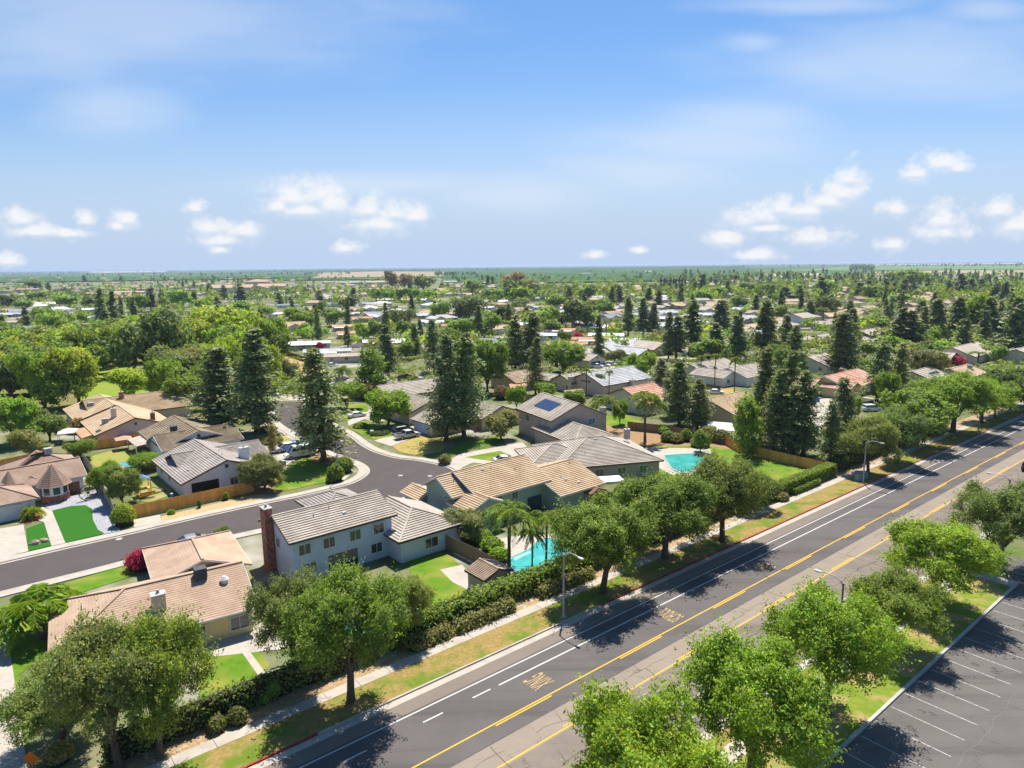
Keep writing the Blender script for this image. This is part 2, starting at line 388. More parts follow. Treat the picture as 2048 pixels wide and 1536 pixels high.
def proto_tree(kind, seed, lod):
    """returns (crown mesh, trunk mesh, width, height) in metres; form and leaf count by kind and level of detail"""
    r = rs(seed)
    form, W, H, base = {'round':('round',9,8,1.0), 'street':('round',9.5,8,2.3), 'vase':('vase',9,8.6,2.5), 'column':('column',4,9,1.3), 'dome':('dome',9,7,1.2), 'wide':('round',12,7.6,0.9)}[kind]
    L = broad_lobes(r, W, H, base, 10, form)
    clumps, per, size, spread = {3:(1750,32,0.100,0.20), 2:(720,20,0.19,0.29), 1:(330,11,0.36,0.5), 0:(120,9,0.66,0.7)}[lod]
    if kind == 'column': clumps = int(clumps*0.45)
    pts, nr, ct = lobed_points(r, L, clumps, per, spread)
    U, Wd = leaf_axes(r, len(pts), nr, size*(1.0 if lod == 3 else 1.12), 0.6 if kind != 'vase' else 0.42, .5 if lod == 3 else .32)
    if lod >= 2:   # drooping / upright sprays of leaves reaching out of the outline
        k = clumps//4; c0 = pts[r.integers(0, len(pts), k)]; out = unit(c0-np.array([0,0,(base+H)/2-0.5]))
        nn = 11; out = unit(out*np.array([1,1,.6])+np.array([0,0,.45])+r.normal(0,.25,(k,3))); tt = np.tile(np.linspace(0,1,nn), k)[:,None]; sp_ = np.repeat(c0, nn, 0)+np.repeat(out, nn, 0)*tt*(0.75+.5*np.repeat(r.uniform(size=(k,1)), nn, 0))+r.normal(size=(k*nn,3))*0.08
        u2, w2 = leaf_axes(r, k*nn, np.repeat(out, nn, 0)*0.5, size*0.95, 0.5)
        pts = np.concatenate([pts, sp_]); U = np.concatenate([U, u2]); Wd = np.concatenate([Wd, w2]); ct = np.concatenate([ct, np.full((k*nn,1), 1.1)])
    tn = tones(r, len(pts), ct, .22 if lod == 3 else .12)
    crown = quads_mesh('crown', pts, U, Wd, tn, [LEAF])
    W0, W = W, 2*float(np.percentile(np.hypot(pts[:,0], pts[:,1]), 97)); H0, H = H, float(np.percentile(pts[:,2], 99.3))
    tr = wood(r, W, H, base, 0.26 if kind != 'column' else 0.14, 6 if lod >= 2 else 3, 8 if lod >= 2 else 5, 0.25)
    o = tr.build('trunk', BARK, smooth=True); me = o.data; bpy.data.objects.remove(o)
    return crown, me, W, H
def proto_conifer(seed, lod, form='redwood'):
    r = rs(seed); H = 20.0; R = {'redwood':3.9*r.uniform(.8, 1.15), 'slim':2.9, 'cypress':1.5}[form]
    z = (r.uniform(4.2, 5.0) if lod == 3 else r.uniform(2.0, 4.2)) if form != 'cypress' else 0.5; P_, N_, U_, W_, T_ = [], [], [], [], []
    step = {3:0.32, 2:0.42, 1:0.62, 0:1.3}[lod]; leaf = {3:0.13, 2:0.21, 1:0.38, 0:0.75}[lod]; per = {3:40, 2:24, 1:13, 0:8}[lod]
    bend = r.uniform(-1, 1, 2)*0.25
    while z < H-0.2:
        f = (z/H); prof = (min(1.0, 0.45+f*2.2) * (1-f)**0.62 * (1+.13*math.sin(z*1.9+seed)+.08*math.sin(z*4.3)) if form != 'cypress' else min(1, f*6+.4)*(1-f**3))
        nb = int({3:8, 2:8, 1:7, 0:6}[lod]*(0.45+prof))+1; lump = r.uniform(.78, 1.15); aw = r.uniform(0, 6.28)
        for i in range(nb):
            a = r.uniform(0, 2*math.pi); ln = (R*prof*(r.uniform(0.45, 1.0) if r.uniform() < .8 else r.uniform(1, 1.3))*lump*(1+.16*math.cos(a-aw)))+0.3
            drop = -0.28*ln*r.uniform(0.2, 1.2)+0.10*ln
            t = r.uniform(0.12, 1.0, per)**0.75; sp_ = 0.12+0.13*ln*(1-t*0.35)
            x = t*ln*math.cos(a); y = t*ln*math.sin(a); zz = z+drop*t**1.6
            c = np.stack([x, y, zz], 1)+np.stack([r.normal(size=per)*sp_, r.normal(size=per)*sp_, r.normal(size=per)*sp_*0.6], 1)
            nr = np.array([math.cos(a)*.45, math.sin(a)*.45, 0.8])[None, :].repeat(per, 0)
            u, w = leaf_axes(r, per, nr, leaf*1.35, 0.42, 0.42)
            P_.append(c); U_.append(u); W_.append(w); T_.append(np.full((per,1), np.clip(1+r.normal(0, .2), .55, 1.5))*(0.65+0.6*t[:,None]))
        z += step*r.uniform(0.7, 1.3)
    P_ = np.concatenate(P_); P_[:,0] += bend[0]*(P_[:,2]/H)**2*3; P_[:,1] += bend[1]*(P_[:,2]/H)**2*3
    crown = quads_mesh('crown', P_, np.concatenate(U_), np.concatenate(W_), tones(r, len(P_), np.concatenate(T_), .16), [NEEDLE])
    mb = MB(); mb.tube([(0,0,-.1),(0,0,1),(bend[0]*.7,bend[1]*.7,H*.5),(bend[0]*2.7,bend[1]*2.7,H*.95)], [.48,.36,.2,.04], 8 if lod > 1 else 5)
    o = mb.build('trunk', BARK, smooth=True); me = o.data; bpy.data.objects.remove(o)
    return crown, me, 2*float(np.percentile(np.hypot(P_[:,0], P_[:,1]), 96)), H
def palm_meshes(seed, H, fr, nfr=22, fan=False, thin=1.0):
    """feather palm: fronds with many narrow leaflets (fan: stiff fans on stalks)"""
    r = rs(seed); C, U, W, T = [], [], [], []
    for i in range(nfr):
        a = 2*math.pi*i/nfr*2.4+r.uniform(-.2,.2); up = r.uniform(-0.35, 1.1); ln = fr*r.uniform(.85,1.12); h = np.array([math.cos(a), math.sin(a), 0.0])
        k = 16; t = np.linspace(.12, 1, k)
        px = h[None]*(t*ln*math.cos(up*.8))[:,None]; pz = ln*(math.sin(up)*t - (0.75 if not fan else .25)*t**2.2)
        p = px+np.stack([t*0, t*0, pz], 1); tan = unit(np.gradient(p, axis=0)); side = unit(np.cross(tan, np.array([0,0,1.0])))
        lf = fr*(0.24 if not fan else .2)*np.sin(np.clip(t*1.12, .1, 1)*math.pi*.86)[:,None]+.08
        for sgn in (-1, 1):
            for jit in range(2):
                d = unit(side*sgn*(.8+r.normal(0,.12,(k,1)))+tan*.5+np.array([0,0,-0.45 if not fan else -.1])+r.normal(0,.14,(k,3)))
                off = tan*(ln/k*0.5*jit)
                C.append(p+off+d*lf*.5); U.append(d*lf*.5); w = unit(np.cross(d, side+r.normal(0,.3,(k,3)))); W.append(w*0.055*fr/3*thin+0*d); T.append(np.full((k,1), 1+r.normal(0,.12)))
        C.append(p); U.append(tan*ln/k*.7); W.append(side*.03); T.append(np.full((k,1), 1.0))
    C = np.concatenate(C); C[:,2] += H
    return quads_mesh('crown', C, np.concatenate(U), np.concatenate(W), tones(r, len(C), np.concatenate(T), .12), [LEAF])
def palm_trunk(H, rad, seed=0):
    mb = MB(); r = rs(seed); n = 9; lx = r.uniform(-.3,.3)
    mb.tube([(lx*math.sin(i/n*1.5), 0, -.1+(H+.1)*i/n) for i in range(n+1)], [rad*(1.35-.35*min(1,i/2))*(1 if i % 2 else .93) for i in range(n+1)], 9)
    o = mb.build('trunk', PALMBARK, smooth=True); me = o.data; bpy.data.objects.remove(o); return me

PROTO = {}
def proto(kind, lod, var):
    key = (kind, lod, var)
    if key not in PROTO:
        seed = 1000+sum(map(ord, kind))*17+lod*7+var*131
        if kind in ('redwood', 'slim', 'cypress'): PROTO[key] = proto_conifer(seed, lod, kind)
        elif kind == 'queen': PROTO[key] = (palm_meshes(seed, 7.0, 2.9, 24, thin=1.6), palm_trunk(7.05, .17, seed), 5.0, 8.3)
        elif kind == 'tallpalm': PROTO[key] = (palm_meshes(seed, 9.0, 1.9, 20, thin=1.8), palm_trunk(9.05, .16, seed), 3.4, 10.2)
        elif kind == 'datepalm': PROTO[key] = (palm_meshes(seed, 2.6, 3.3, 34, thin=2.0), palm_trunk(2.7, .38, seed), 6.0, 5.2)
        elif kind == 'sago': PROTO[key] = (palm_meshes(seed, 1.0, 1.5, 26, thin=2.2), palm_trunk(1.05, .24, seed), 2.8, 2.1)
        else: PROTO[key] = proto_tree(kind, seed, lod)
    return PROTO[key]

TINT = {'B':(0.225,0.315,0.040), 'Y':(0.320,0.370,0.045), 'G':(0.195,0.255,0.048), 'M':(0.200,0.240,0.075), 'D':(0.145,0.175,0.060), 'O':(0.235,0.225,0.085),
        'C':(0.215,0.240,0.095), 'K':(0.165,0.190,0.085), 'R':(0.42,0.03,0.07), 'W':(0.27,0.18,0.08), 'P':(0.19,0.24,0.065), 'T':(0.32,0.27,0.10)}
AUTO = []      # (root, description, base pixel) whose labels are written once all are placed
TREES = []     # world x, y, radius: keeps the filler apart
rng = random.Random(7)
def add_tree(kind, tint, x, y, w, h, label=None, desc=None, lod=None, name=None, cat=None, group=None, z=0.0, cen=None):
    dist = math.hypot(x, y)
    if lod is None: lod = 3 if dist < 118 else 2 if dist < 260 else 1 if dist < 560 else 0
    if kind in ('queen', 'tallpalm', 'datepalm', 'sago'): lod = 2
    nv = {3:3, 2:4, 1:6, 0:6}[lod]; var = rng.randrange(nv)
    crown, trunk, W, H = proto(kind, lod, var)
    con = kind in ('redwood', 'slim', 'cypress'); pal = kind in ('queen', 'tallpalm', 'datepalm', 'sago')
    nm = name or ('conifer_tree' if con else 'palm_tree' if pal else 'leafy_tree')
    rt = bpy.data.objects.new(nm, None); col.objects.link(rt); rt.location = (x, y, z); rt.rotation_euler = (0, 0, rng.uniform(0, 6.28)); rt.empty_display_size = .5
    rt.scale = (w/W, w/W, h/H)
    if con: rt.rotation_euler = (rng.uniform(-.02,.02), rng.uniform(-.02,.02), rt.rotation_euler[2])
    k = 1+rng.uniform(-.13, .13); base = TINT[tint]; cc = (base[0]*k*rng.uniform(.92,1.08), base[1]*k, base[2]*k*rng.uniform(.85,1.15), 1)
    for nme, me in (('crown', crown), ('trunk', trunk)):
        o = bpy.data.objects.new(nme, me); col.objects.link(o); o.parent = rt; o.color = cc
    c = cat or ('conifer' if con else 'palm' if pal else 'tree')
    tag(rt, label, c, group)
    if label is None: AUTO.append([rt, desc, P(x, y, 0)])
    TREES.append((x, y, w/2)); return rt
def tree_px(kind, tint, px, ytop, ybase, wpx, label=None, desc=None, **k):
    """tree whose foot stands at picture point (px, ybase), whose top reaches ytop and whose crown is wpx wide"""
    x, y = G(px, ybase); d = y*cp+CAM_H*sp; h = top_z(px, ybase, ytop); w = wpx*d/FPX*(1.15 if kind in ('redwood', 'slim') else 1.12)
    return add_tree(kind, tint, x, y, w, h, label, desc, **k)

def leafy_box(name, cx, cy, L, D, H, ang, tint, n, size, label, cat, group=None, rough=0.12, round_=0.0, twigs=None, parent=None):
    """clipped or shaggy hedge / shrub: leaves over a box or (round_=1) an ellipsoid, with a dark twiggy core"""
    r = rs(int(abs(cx*13+cy*7)*10) % 99991)
    if round_:
        d = unit(r.normal(size=(n,3))); d[:,2] = np.abs(d[:,2])*1.0-0.15*(r.uniform(size=n) < .4)
        p = d*np.array([L/2, D/2, H*.62])*(1+r.normal(0, rough, (n,1))); p[:,2] += H*.38; nr = d
    else:
        A = np.array([L*H, L*H, D*H, D*H, L*D*1.2]); f = r.choice(5, n, p=A/A.sum()); p = r.uniform(-.5, .5, (n,3)); nr = np.zeros((n,3))
        for k, (ax, sg) in enumerate(((1,-1),(1,1),(0,-1),(0,1),(2,1))):
            q = f == k; p[q, ax] = .5*sg; nr[q, ax] = sg
        p = p*np.array([L, D, H]); p[:,2] += H/2
        bumpy = np.sin(p[:,0]*1.7+cx)*.5+np.sin(p[:,0]*4.3+cy)*.35; p[:,2] += bumpy*rough*.6*(nr[:,2] > 0)
        p += nr*r.normal(0, rough, (n,1))+r.normal(0, rough*.4, (n,3)); p[:,2] = np.maximum(p[:,2], .05)
    u, w = leaf_axes(r, n, nr+np.array([0,0,.35]), size, .6)
    me = quads_mesh(name, p, u, w, tones(r, n, None, .25), [LEAF])
    core = MB()
    if round_:
        rr = 10
        for i in range(5):
            a0, a1 = math.pi/2*i/5, math.pi/2*(i+1)/5
            for k in range(rr):
                b0, b1 = 2*math.pi*k/rr, 2*math.pi*(k+1)/rr
                q = lambda a, b: (L*.44*math.cos(a)*math.cos(b), D*.44*math.cos(a)*math.sin(b), H*.93*math.sin(a))
                core.face([q(a0,b0), q(a0,b1), q(a1,b1), q(a1,b0)])
    else: core.box(0, 0, H*.47, L-.25, D-.3, H*.92)
    o = bpy.data.objects.new('foliage', me); col.objects.link(o)
    k = 1+rng.uniform(-.1,.1); base = TINT[tint] if isinstance(tint, str) else tint; o.color = (base[0]*k, base[1]*k, base[2]*k, 1)
    rt = empty(name, cx, cy, label, cat, group, ang) if parent is None else parent
    o.parent = rt
    co = core.build('twigs', MATS.get('twig') or mat('twig', (0.05,0.04,0.025), (0.028,0.026,0.016), 6, .95)); co.parent = rt
    if parent is None and label is None: AUTO.append([rt, 'shrub', P(cx, cy, 0)])
    return rt
def shrub_px(px, py, wm, hm, tint, label, cat='shrub', name='shrub', group=None, n=None, size=.13, **k):
    x, y = G(px, py); return leafy_box(name, x, y, wm, wm*.9, hm, rng.uniform(0,3), tint, n or int(500+900*wm*hm), size, label, cat, group, round_=1, **k)

# ------------------------------------------------------------------ building materials
def roofmat(name, c, c2, c3): return mat(name, c, c2, 4, 0.9, 0.5, 30, c3=c3, scale3=0.35, lo3=.40, hi3=.62, spec=.15, detail=8)
ROOFS = {
 'brown': roofmat('roof_brown_shingle', (0.33,0.225,0.165), (0.26,0.175,0.13), (0.38,0.27,0.20)),
 'tan':   roofmat('roof_tan_tile', (0.34,0.25,0.175), (0.26,0.185,0.13), (0.42,0.32,0.235)),
 'sand':  roofmat('roof_sand_tile', (0.46,0.33,0.205), (0.37,0.26,0.16), (0.52,0.39,0.25)),
 'moss':  roofmat('roof_weathered_shake', (0.235,0.180,0.115), (0.15,0.115,0.075), (0.29,0.23,0.15)),
 'grey':  roofmat('roof_grey_tile', (0.31,0.27,0.24), (0.245,0.21,0.185), (0.37,0.325,0.29)),
 'taupe': roofmat('roof_taupe_tile', (0.38,0.325,0.265), (0.31,0.26,0.21), (0.44,0.385,0.32)),
 'red':   roofmat('roof_terracotta', (0.52,0.285,0.195), (0.43,0.22,0.15), (0.58,0.36,0.26)),
 'orange':roofmat('roof_orange_brown', (0.42,0.23,0.13), (0.33,0.17,0.10), (0.48,0.29,0.18)),
 'pink':  roofmat('roof_pink_brown', (0.42,0.29,0.20), (0.35,0.24,0.165), (0.48,0.345,0.245)),
 'white': roofmat('roof_white_sheet', (0.66,0.66,0.64), (0.56,0.56,0.55), (0.72,0.72,0.70)),
 'silver':roofmat('roof_silver_grey', (0.40,0.40,0.40), (0.32,0.32,0.325), (0.47,0.47,0.46)),
 'slate': roofmat('roof_blue_grey', (0.235,0.25,0.285), (0.18,0.195,0.225), (0.30,0.31,0.34)),
}
def wallmat(name, c): return mat(name, c, tuple(x*.9 for x in c), 1.3, 0.92, 0.25, 40, c3=tuple(x*.82 for x in c), scale3=.35, lo3=.5, hi3=.8, spec=.1)
WALLS = {'cream':wallmat('stucco_cream',(0.76,0.65,0.50)), 'white':wallmat('stucco_white',(0.82,0.80,0.78)), 'beige':wallmat('stucco_beige',(0.68,0.56,0.44)), 'tan':wallmat('stucco_tan',(0.58,0.45,0.31)),
 'blue':wallmat('siding_pale_blue',(0.56,0.62,0.74)), 'green':wallmat('stucco_grey_green',(0.33,0.42,0.35)), 'pinkb':wallmat('stucco_pink_beige',(0.74,0.58,0.49)), 'yellow':wallmat('stucco_yellow',(0.80,0.62,0.32)), 'grey':wallmat('stucco_grey',(0.45,0.46,0.48)), 'lilac':wallmat('stucco_pale_lilac',(0.76,0.75,0.80)), 'taupe':wallmat('stucco_taupe',(0.47,0.39,0.34))}
TRIM = mat('trim_white', (0.70,0.69,0.66), (0.62,0.61,0.58), 4, .6)
FASCIA = mat('fascia_brown', (0.16,0.12,0.095), (0.11,0.085,0.07), 4, .8)
GLASS = mat('window_glass', (0.035,0.05,0.065), (0.06,0.08,0.10), .6, .08, spec=.8)
BRICK = mat('chimney_brick', (0.30,0.115,0.08), (0.20,0.08,0.06), 8, .95, .5, 20, c3=(.36,.2,.15), scale3=3)
METAL = mat('sheet_metal', (0.50,0.51,0.52), (0.40,0.41,0.42), 3, .45, metal=.35)
DARK = mat('dark_opening', (0.02,0.02,0.022), (0.03,0.03,0.03), 3, .8)
CONC = mat('concrete', (0.45,0.40,0.335), (0.39,0.345,0.29), 1.2, .9, .2, 25, c3=(.33,.29,.245), scale3=.35, lo3=.5, hi3=.75)
CONC2 = mat('concrete_grey', (0.47,0.45,0.42), (0.40,0.385,0.36), 1.5, .9, .2, 25, c3=(.34,.33,.31), scale3=.3)
WOOD_O = mat('fence_orange_cedar', (0.86,0.42,0.10), (0.74,0.34,0.075), 3, .85, .3, 20, stretch=(1,1,.15), c3=(.62,.30,.10), scale3=.8)
WOOD_B = mat('fence_brown_wood', (0.28,0.20,0.13), (0.20,0.14,0.095), 3, .9, .3, 20, stretch=(1,1,.15))
WOOD_D = mat('fence_dark_wood', (0.17,0.105,0.075), (0.12,0.075,0.055), 3, .9)
SOLAR = mat('solar_glass', (0.02,0.035,0.08), (0.03,0.05,0.11), 2, .15, spec=.8)
def plainmat(n, c, rough=.5, **k): return mat(n, c, tuple(x*.85 for x in c), 3, rough, **k)

def beam(mb, p, q, w, h, mi=0):
    p, q = Vector(p), Vector(q); d = (q-p).normalized(); s = d.cross(Vector((0,0,1)))
    s = (s.normalized() if s.length > 1e-4 else Vector((1,0,0)))*w/2; u = s.cross(d).normalized()*h/2
    A = [p-s-u, p+s-u, p+s+u, p-s+u]; B = [x+(q-p) for x in A]
    for i in range(4): mb.face([A[i], A[(i+1)%4], B[(i+1)%4], B[i]], mi)
    mb.face(A[::-1], mi); mb.face(B, mi)
def clip_band(poly, v0, v1):
    def cut(pl, lim, keep_above):
        out = []
        for i in range(len(pl)):
            a, b = pl[i], pl[(i+1) % len(pl)]; ia = (a[1] >= lim) if keep_above else (a[1] <= lim); ib = (b[1] >= lim) if keep_above else (b[1] <= lim)
            if ia: out.append(a)
            if ia != ib:
                t = (lim-a[1])/(b[1]-a[1]); out.append((a[0]+(b[0]-a[0])*t, lim))
        return out
    return cut(cut(poly, v0, True), v1, False)
def roof_plane(mb, under, corners, course, lift=0.10):
    """corners: first two along the eave; laid as overlapping courses of tiles"""
    c = [Vector(p) for p in corners]; U = (c[1]-c[0]).normalized(); N = U.cross(c[2]-c[0]).normalized()
    if N.z < 0: N = -N
    V = N.cross(U)
    if V.z < 0: V = -V
    uv = [((p-c[0]).dot(U), (p-c[0]).dot(V)) for p in c]; vmax = max(q[1] for q in uv)
    W = lambda q, h: c[0]+U*q[0]+V*q[1]+N*h
    under.face([W(q, -0.10) for q in uv])
    if not course: mb.face([W(q, .04) for q in uv]); return
    k = 0; v = 0.0
    while v < vmax-.02:
        v1 = min(v+course, vmax); pl = clip_band(uv, v, v1)
        if len(pl) >= 3:
            mb.face([W(q, .02+lift*(1-(q[1]-v)/course)) for q in pl])
            low = sorted([q for q in pl if abs(q[1]-v) < 1e-6]); 
            if len(low) >= 2: mb.face([W(low[0], 0), W(low[-1], 0), W(low[-1], .02+lift), W(low[0], .02+lift)])
        v = v1
class House:
    def __init__(s, px, py, label=None, desc=None, name='house', cat='house', group=None, roof='tan', wall='beige', zref=0, course=None):
        x, y = G(px, py, zref); s.o = (x, y, 0.0); s.roof, s.wall = roof, wall
        s.root = empty(name, x, y, label, cat, group); s.dist = math.hypot(x, y); s.mods = []
        if label is None: AUTO.append([s.root, desc, P(x, y, 0)])
        s.lift = .03 if roof in ('brown', 'pink') else .10
        s.course = course if course is not None else (0.30 if s.lift < .05 and s.dist < 175 else 0.40 if s.dist < 175 else 0.75 if s.dist < 245 else 0)
    def mb(s): return MB(*s.o)
    def mod(s, px, py, ang, L, D, ze=2.7, pitch=.36, hip='', at=0.5, roof=None, wall=None, ov=.55, posts=False, world=None, walls=True):
        """one roofed block: the picture point is on its ridge, a fraction `at` along it; hip: ends that are hipped ('a' start, 'e' end)"""
        A = math.radians(ang); d = (math.cos(A), math.sin(A)); n = (-d[1], d[0]); zr = ze+pitch*D/2
        x, y = world or G(px, py, zr); rl = L-(D/2 if 'a' in hip else 0)-(D/2 if 'e' in hip else 0); off = (D/2 if 'a' in hip else 0)
        cx = x+d[0]*(L/2-off-at*rl); cy = y+d[1]*(L/2-off-at*rl)
        q = lambda u, v, z: (cx+d[0]*u+n[0]*v, cy+d[1]*u+n[1]*v, z)
        ra = -L/2+(D/2 if 'a' in hip else 0); re = L/2-(D/2 if 'e' in hip else 0)
        rf, un, fa, cap = s.mb(), s.mb(), s.mb(), s.mb()
        for sg in (-1, 1): roof_plane(rf, un, [q(-L/2,sg*D/2,ze), q(L/2,sg*D/2,ze), q(re,0,zr), q(ra,0,zr)] if sg < 0 else [q(L/2,sg*D/2,ze), q(-L/2,sg*D/2,ze), q(ra,0,zr), q(re,0,zr)], s.course, s.lift)
        if 'a' in hip: roof_plane(rf, un, [q(-L/2,D/2,ze), q(-L/2,-D/2,ze), q(ra,0,zr)], s.course, s.lift)
        if 'e' in hip: roof_plane(rf, un, [q(L/2,-D/2,ze), q(L/2,D/2,ze), q(re,0,zr)], s.course, s.lift)
        beam(cap, q(ra-.02,0,zr+.09), q(re+.02,0,zr+.09), .28, .10)
        e = .03
        for sg in (-1, 1):
            beam(fa, q(-L/2,sg*(D/2+e),ze-.07), q(L/2,sg*(D/2+e),ze-.07), .05, .2)
            for en, u0, ur in (('a',-L/2,ra), ('e',L/2,re)):
                if en in hip: beam(cap, q(u0,sg*D/2,ze+.10), q(ur,0,zr+.10), .26, .09)
                else: beam(fa, q(u0+(e if en == 'e' else -e),sg*D/2,ze-.05), q(u0+(e if en == 'e' else -e),0,zr-.05), .05, .24)
            for en, u0 in (('a',-L/2), ('e',L/2)):
                if en in hip: beam(fa, q(u0+(e if en == 'e' else -e),-D/2,ze-.07), q(u0+(e if en == 'e' else -e),D/2,ze-.07), .05, .2)
        un.f and [rf.f.append(tuple(i+len(rf.v) for i in f)) or rf.m.append(1) for f in un.f]; rf.v += un.v
        ro = rf.build('roof', [ROOFS[roof or s.roof], FASCIA], s.root)
        cap.build('ridge_cap', ROOFS[roof or s.roof], ro); fa.build('fascia', TRIM if s.wall in ('green','white','yellow') else FASCIA, ro)
        M = dict(cx=cx, cy=cy, d=d, n=n, L=L, D=D, ze=ze, zr=zr, pitch=pitch, ov=ov, roof=ro, q=q); s.mods.append(M)
        if walls:
            w = s.mb(); a, b = L/2-ov, D/2-ov; zt = ze+pitch*ov-.12
            for sg in (-1, 1): w.face([q(-a,sg*b,0), q(a,sg*b,0), q(a,sg*b,zt), q(-a,sg*b,zt)])
            for en, u0 in (('a',-a), ('e',a)):
                pts = [q(u0,-b,0), q(u0,b,0), q(u0,b,zt)]
                if en not in hip: pts.append(q(u0,0,zr-.14))
                pts.append(q(u0,-b,zt)); w.face(pts)
            w.build('wall', WALLS[wall or s.wall], s.root)
        elif posts:
            w = s.mb()
            for u in (-L/2+.3, L/2-.3):
                for v in (-D/2+.3, D/2-.3): x0, y0, _ = q(u, v, 0); w.box(x0, y0, ze/2, .18, .18, ze, A)
            w.build('post', TRIM, s.root)
        return M
    def side(s, M, facing):
        F = math.radians(facing); best = None
        for nm, vec, dist, half in (('f', (-M['n'][0],-M['n'][1]), M['D']/2-M['ov'], M['L']/2-M['ov']), ('b', M['n'], M['D']/2-M['ov'], M['L']/2-M['ov']), ('a', (-M['d'][0],-M['d'][1]), M['L']/2-M['ov'], M['D']/2-M['ov']), ('e', M['d'], M['L']/2-M['ov'], M['D']/2-M['ov'])):
            k = vec[0]*math.cos(F)+vec[1]*math.sin(F)
            if best is None or k > best[0]: best = (k, vec, dist, half)
        _, v, dist, half = best; t = (-v[1], v[0]); base = (M['cx']+v[0]*dist, M['cy']+v[1]*dist)
        return lambda u, out, z: (base[0]+t[0]*u+v[0]*out, base[1]+t[1]*u+v[1]*out, z), half
    def win(s, M, facing, u, w, z0, z1, mull=1, frame=TRIM, glass=GLASS, name='window'):
        W, _ = s.side(M, facing); f = s.mb()
        for a, b in (((u-w/2,z0),(u+w/2,z0)), ((u-w/2,z1),(u+w/2,z1)), ((u-w/2,z0),(u-w/2,z1)), ((u+w/2,z0),(u+w/2,z1))): beam(f, W(a[0],.04,a[1]), W(b[0],.04,b[1]), .10, .10)
        for k in range(mull): x = u-w/2+w*(k+1)/(mull+1); beam(f, W(x,.04,z0), W(x,.04,z1), .05, .06)
        fr = f.build(name, frame, s.root); g = s.mb(); g.face([W(u-w/2,.02,z0), W(u+w/2,.02,z0), W(u+w/2,.02,z1), W(u-w/2,.02,z1)]); g.build('pane', glass, fr); return fr
    def garage(s, M, facing, u=0, w=4.8, h=2.15, m=None):
        W, _ = s.side(M, facing); f = s.mb(); m = m or mat('garage_door_white', (.66,.66,.65), (.6,.6,.6), 2, .6)
        f.face([W(u-w/2,.03,0.02), W(u+w/2,.03,.02), W(u+w/2,.03,h), W(u-w/2,.03,h)])
        for k in range(1, 5): beam(f, W(u-w/2,.035,h*k/5), W(u+w/2,.035,h*k/5), .03, .03)
        g = f.build('garage_door', m, s.root); t = s.mb()
        for a, b in (((u-w/2-.08,0),(u-w/2-.08,h+.08)), ((u+w/2+.08,0),(u+w/2+.08,h+.08)), ((u-w/2,h+.08),(u+w/2,h+.08))): beam(t, W(a[0],.04,a[1]), W(b[0],.04,b[1]), .12, .12)
        t.build('frame', TRIM, g)
    def vent(s, M, facing, z, w=.5):
        W, _ = s.side(M, facing); f = s.mb(); f.face([W(-w/2,.03,z), W(w/2,.03,z), W(w/2,.03,z+.6), W(-w/2,.03,z+.6)]); o = f.build('gable_vent', GLASS, s.root)
    def rz(s, M, u, v): return M['zr']-abs(v)*M['pitch']
    def chimney(s, M, u, v, h=1.3, w=1.0, dd=.7, mt=None, z0=None):
        x, y, _ = M['q'](u, v, 0); zz = s.rz(M, u, v); b = s.mb(); A = math.atan2(M['d'][1], M['d'][0])
        lo = zz-.6 if z0 is None else z0; b.box(x, y, (lo+zz+h)/2, w, dd, zz+h-lo, A); c = b.build('chimney', mt or BRICK, s.root if z0 is not None else M['roof'])
        t = s.mb(); t.box(x, y, zz+h+.05, w+.16, dd+.16, .1, A); t.cyl(x, y, zz+h+.1, zz+h+.45, .16, .14, 8)
        if z0 is not None: t.build('chimney_cap', CONC2, c)
        else: t.build('flue_cap', CONC2, c)
    def chimney_at(s, px, py, h, w, dd, ang, mt):
        x, y = G(px, py); b = s.mb(); A = math.radians(ang); b.box(x, y, h*.31, w*1.25, dd*1.1, h*.62, A); b.box(x, y, h*.5, w, dd, h, A); c = b.build('chimney', mt, s.root)
        t = s.mb(); t.box(x, y, h+.06, w+.14, dd+.14, .12, A); t.cyl(x, y, h+.12, h+.4, .16, .14, 8); t.build('chimney_cap', CONC2, c)
    def cooler(s, M, u, v, mt=None):
        x, y, _ = M['q'](u, v, 0); z = s.rz(M, u, v); b = s.mb(); A = math.atan2(M['d'][1], M['d'][0])
        b.box(x, y, z+.62, 1.15, 1.15, .95, A)
        for ax, ay in ((-.5,-.5),(.5,-.5),(-.5,.5),(.5,.5)):
            cx = x+ax*math.cos(A)-ay*math.sin(A); cy = y+ax*math.sin(A)+ay*math.cos(A); b.box(cx, cy, z, .06, .06, .5, A)
        c = b.build('roof_cooler', mt or METAL, M['roof']); l = s.mb()
        for k in range(7):
            l.box(x, y, z+.28+k*.11, 1.19, .9, .035, A); l.box(x, y, z+.28+k*.11, .9, 1.19, .035, A)
        l.build('louvre', mat('louvre_dark', (.12,.12,.13), (.09,.09,.1), 3, .6), c)
    def vents(s, M, n, seed=1):
        r = random.Random(seed)
        for k in range(n):
            b = s.mb(); u, v = r.uniform(-M['L']*.35, M['L']*.35), r.choice((-1,1))*r.uniform(.4, M['D']*.38); x, y, _ = M['q'](u, v, 0); z = s.rz(M, u, v)
            if k % 2: b.box(x, y, z+.12, .45, .35, .16, r.uniform(0,1))
            else: b.cyl(x, y, z, z+.45, .07, .06, 7)
            b.build('roof_vent', METAL, M['roof'])
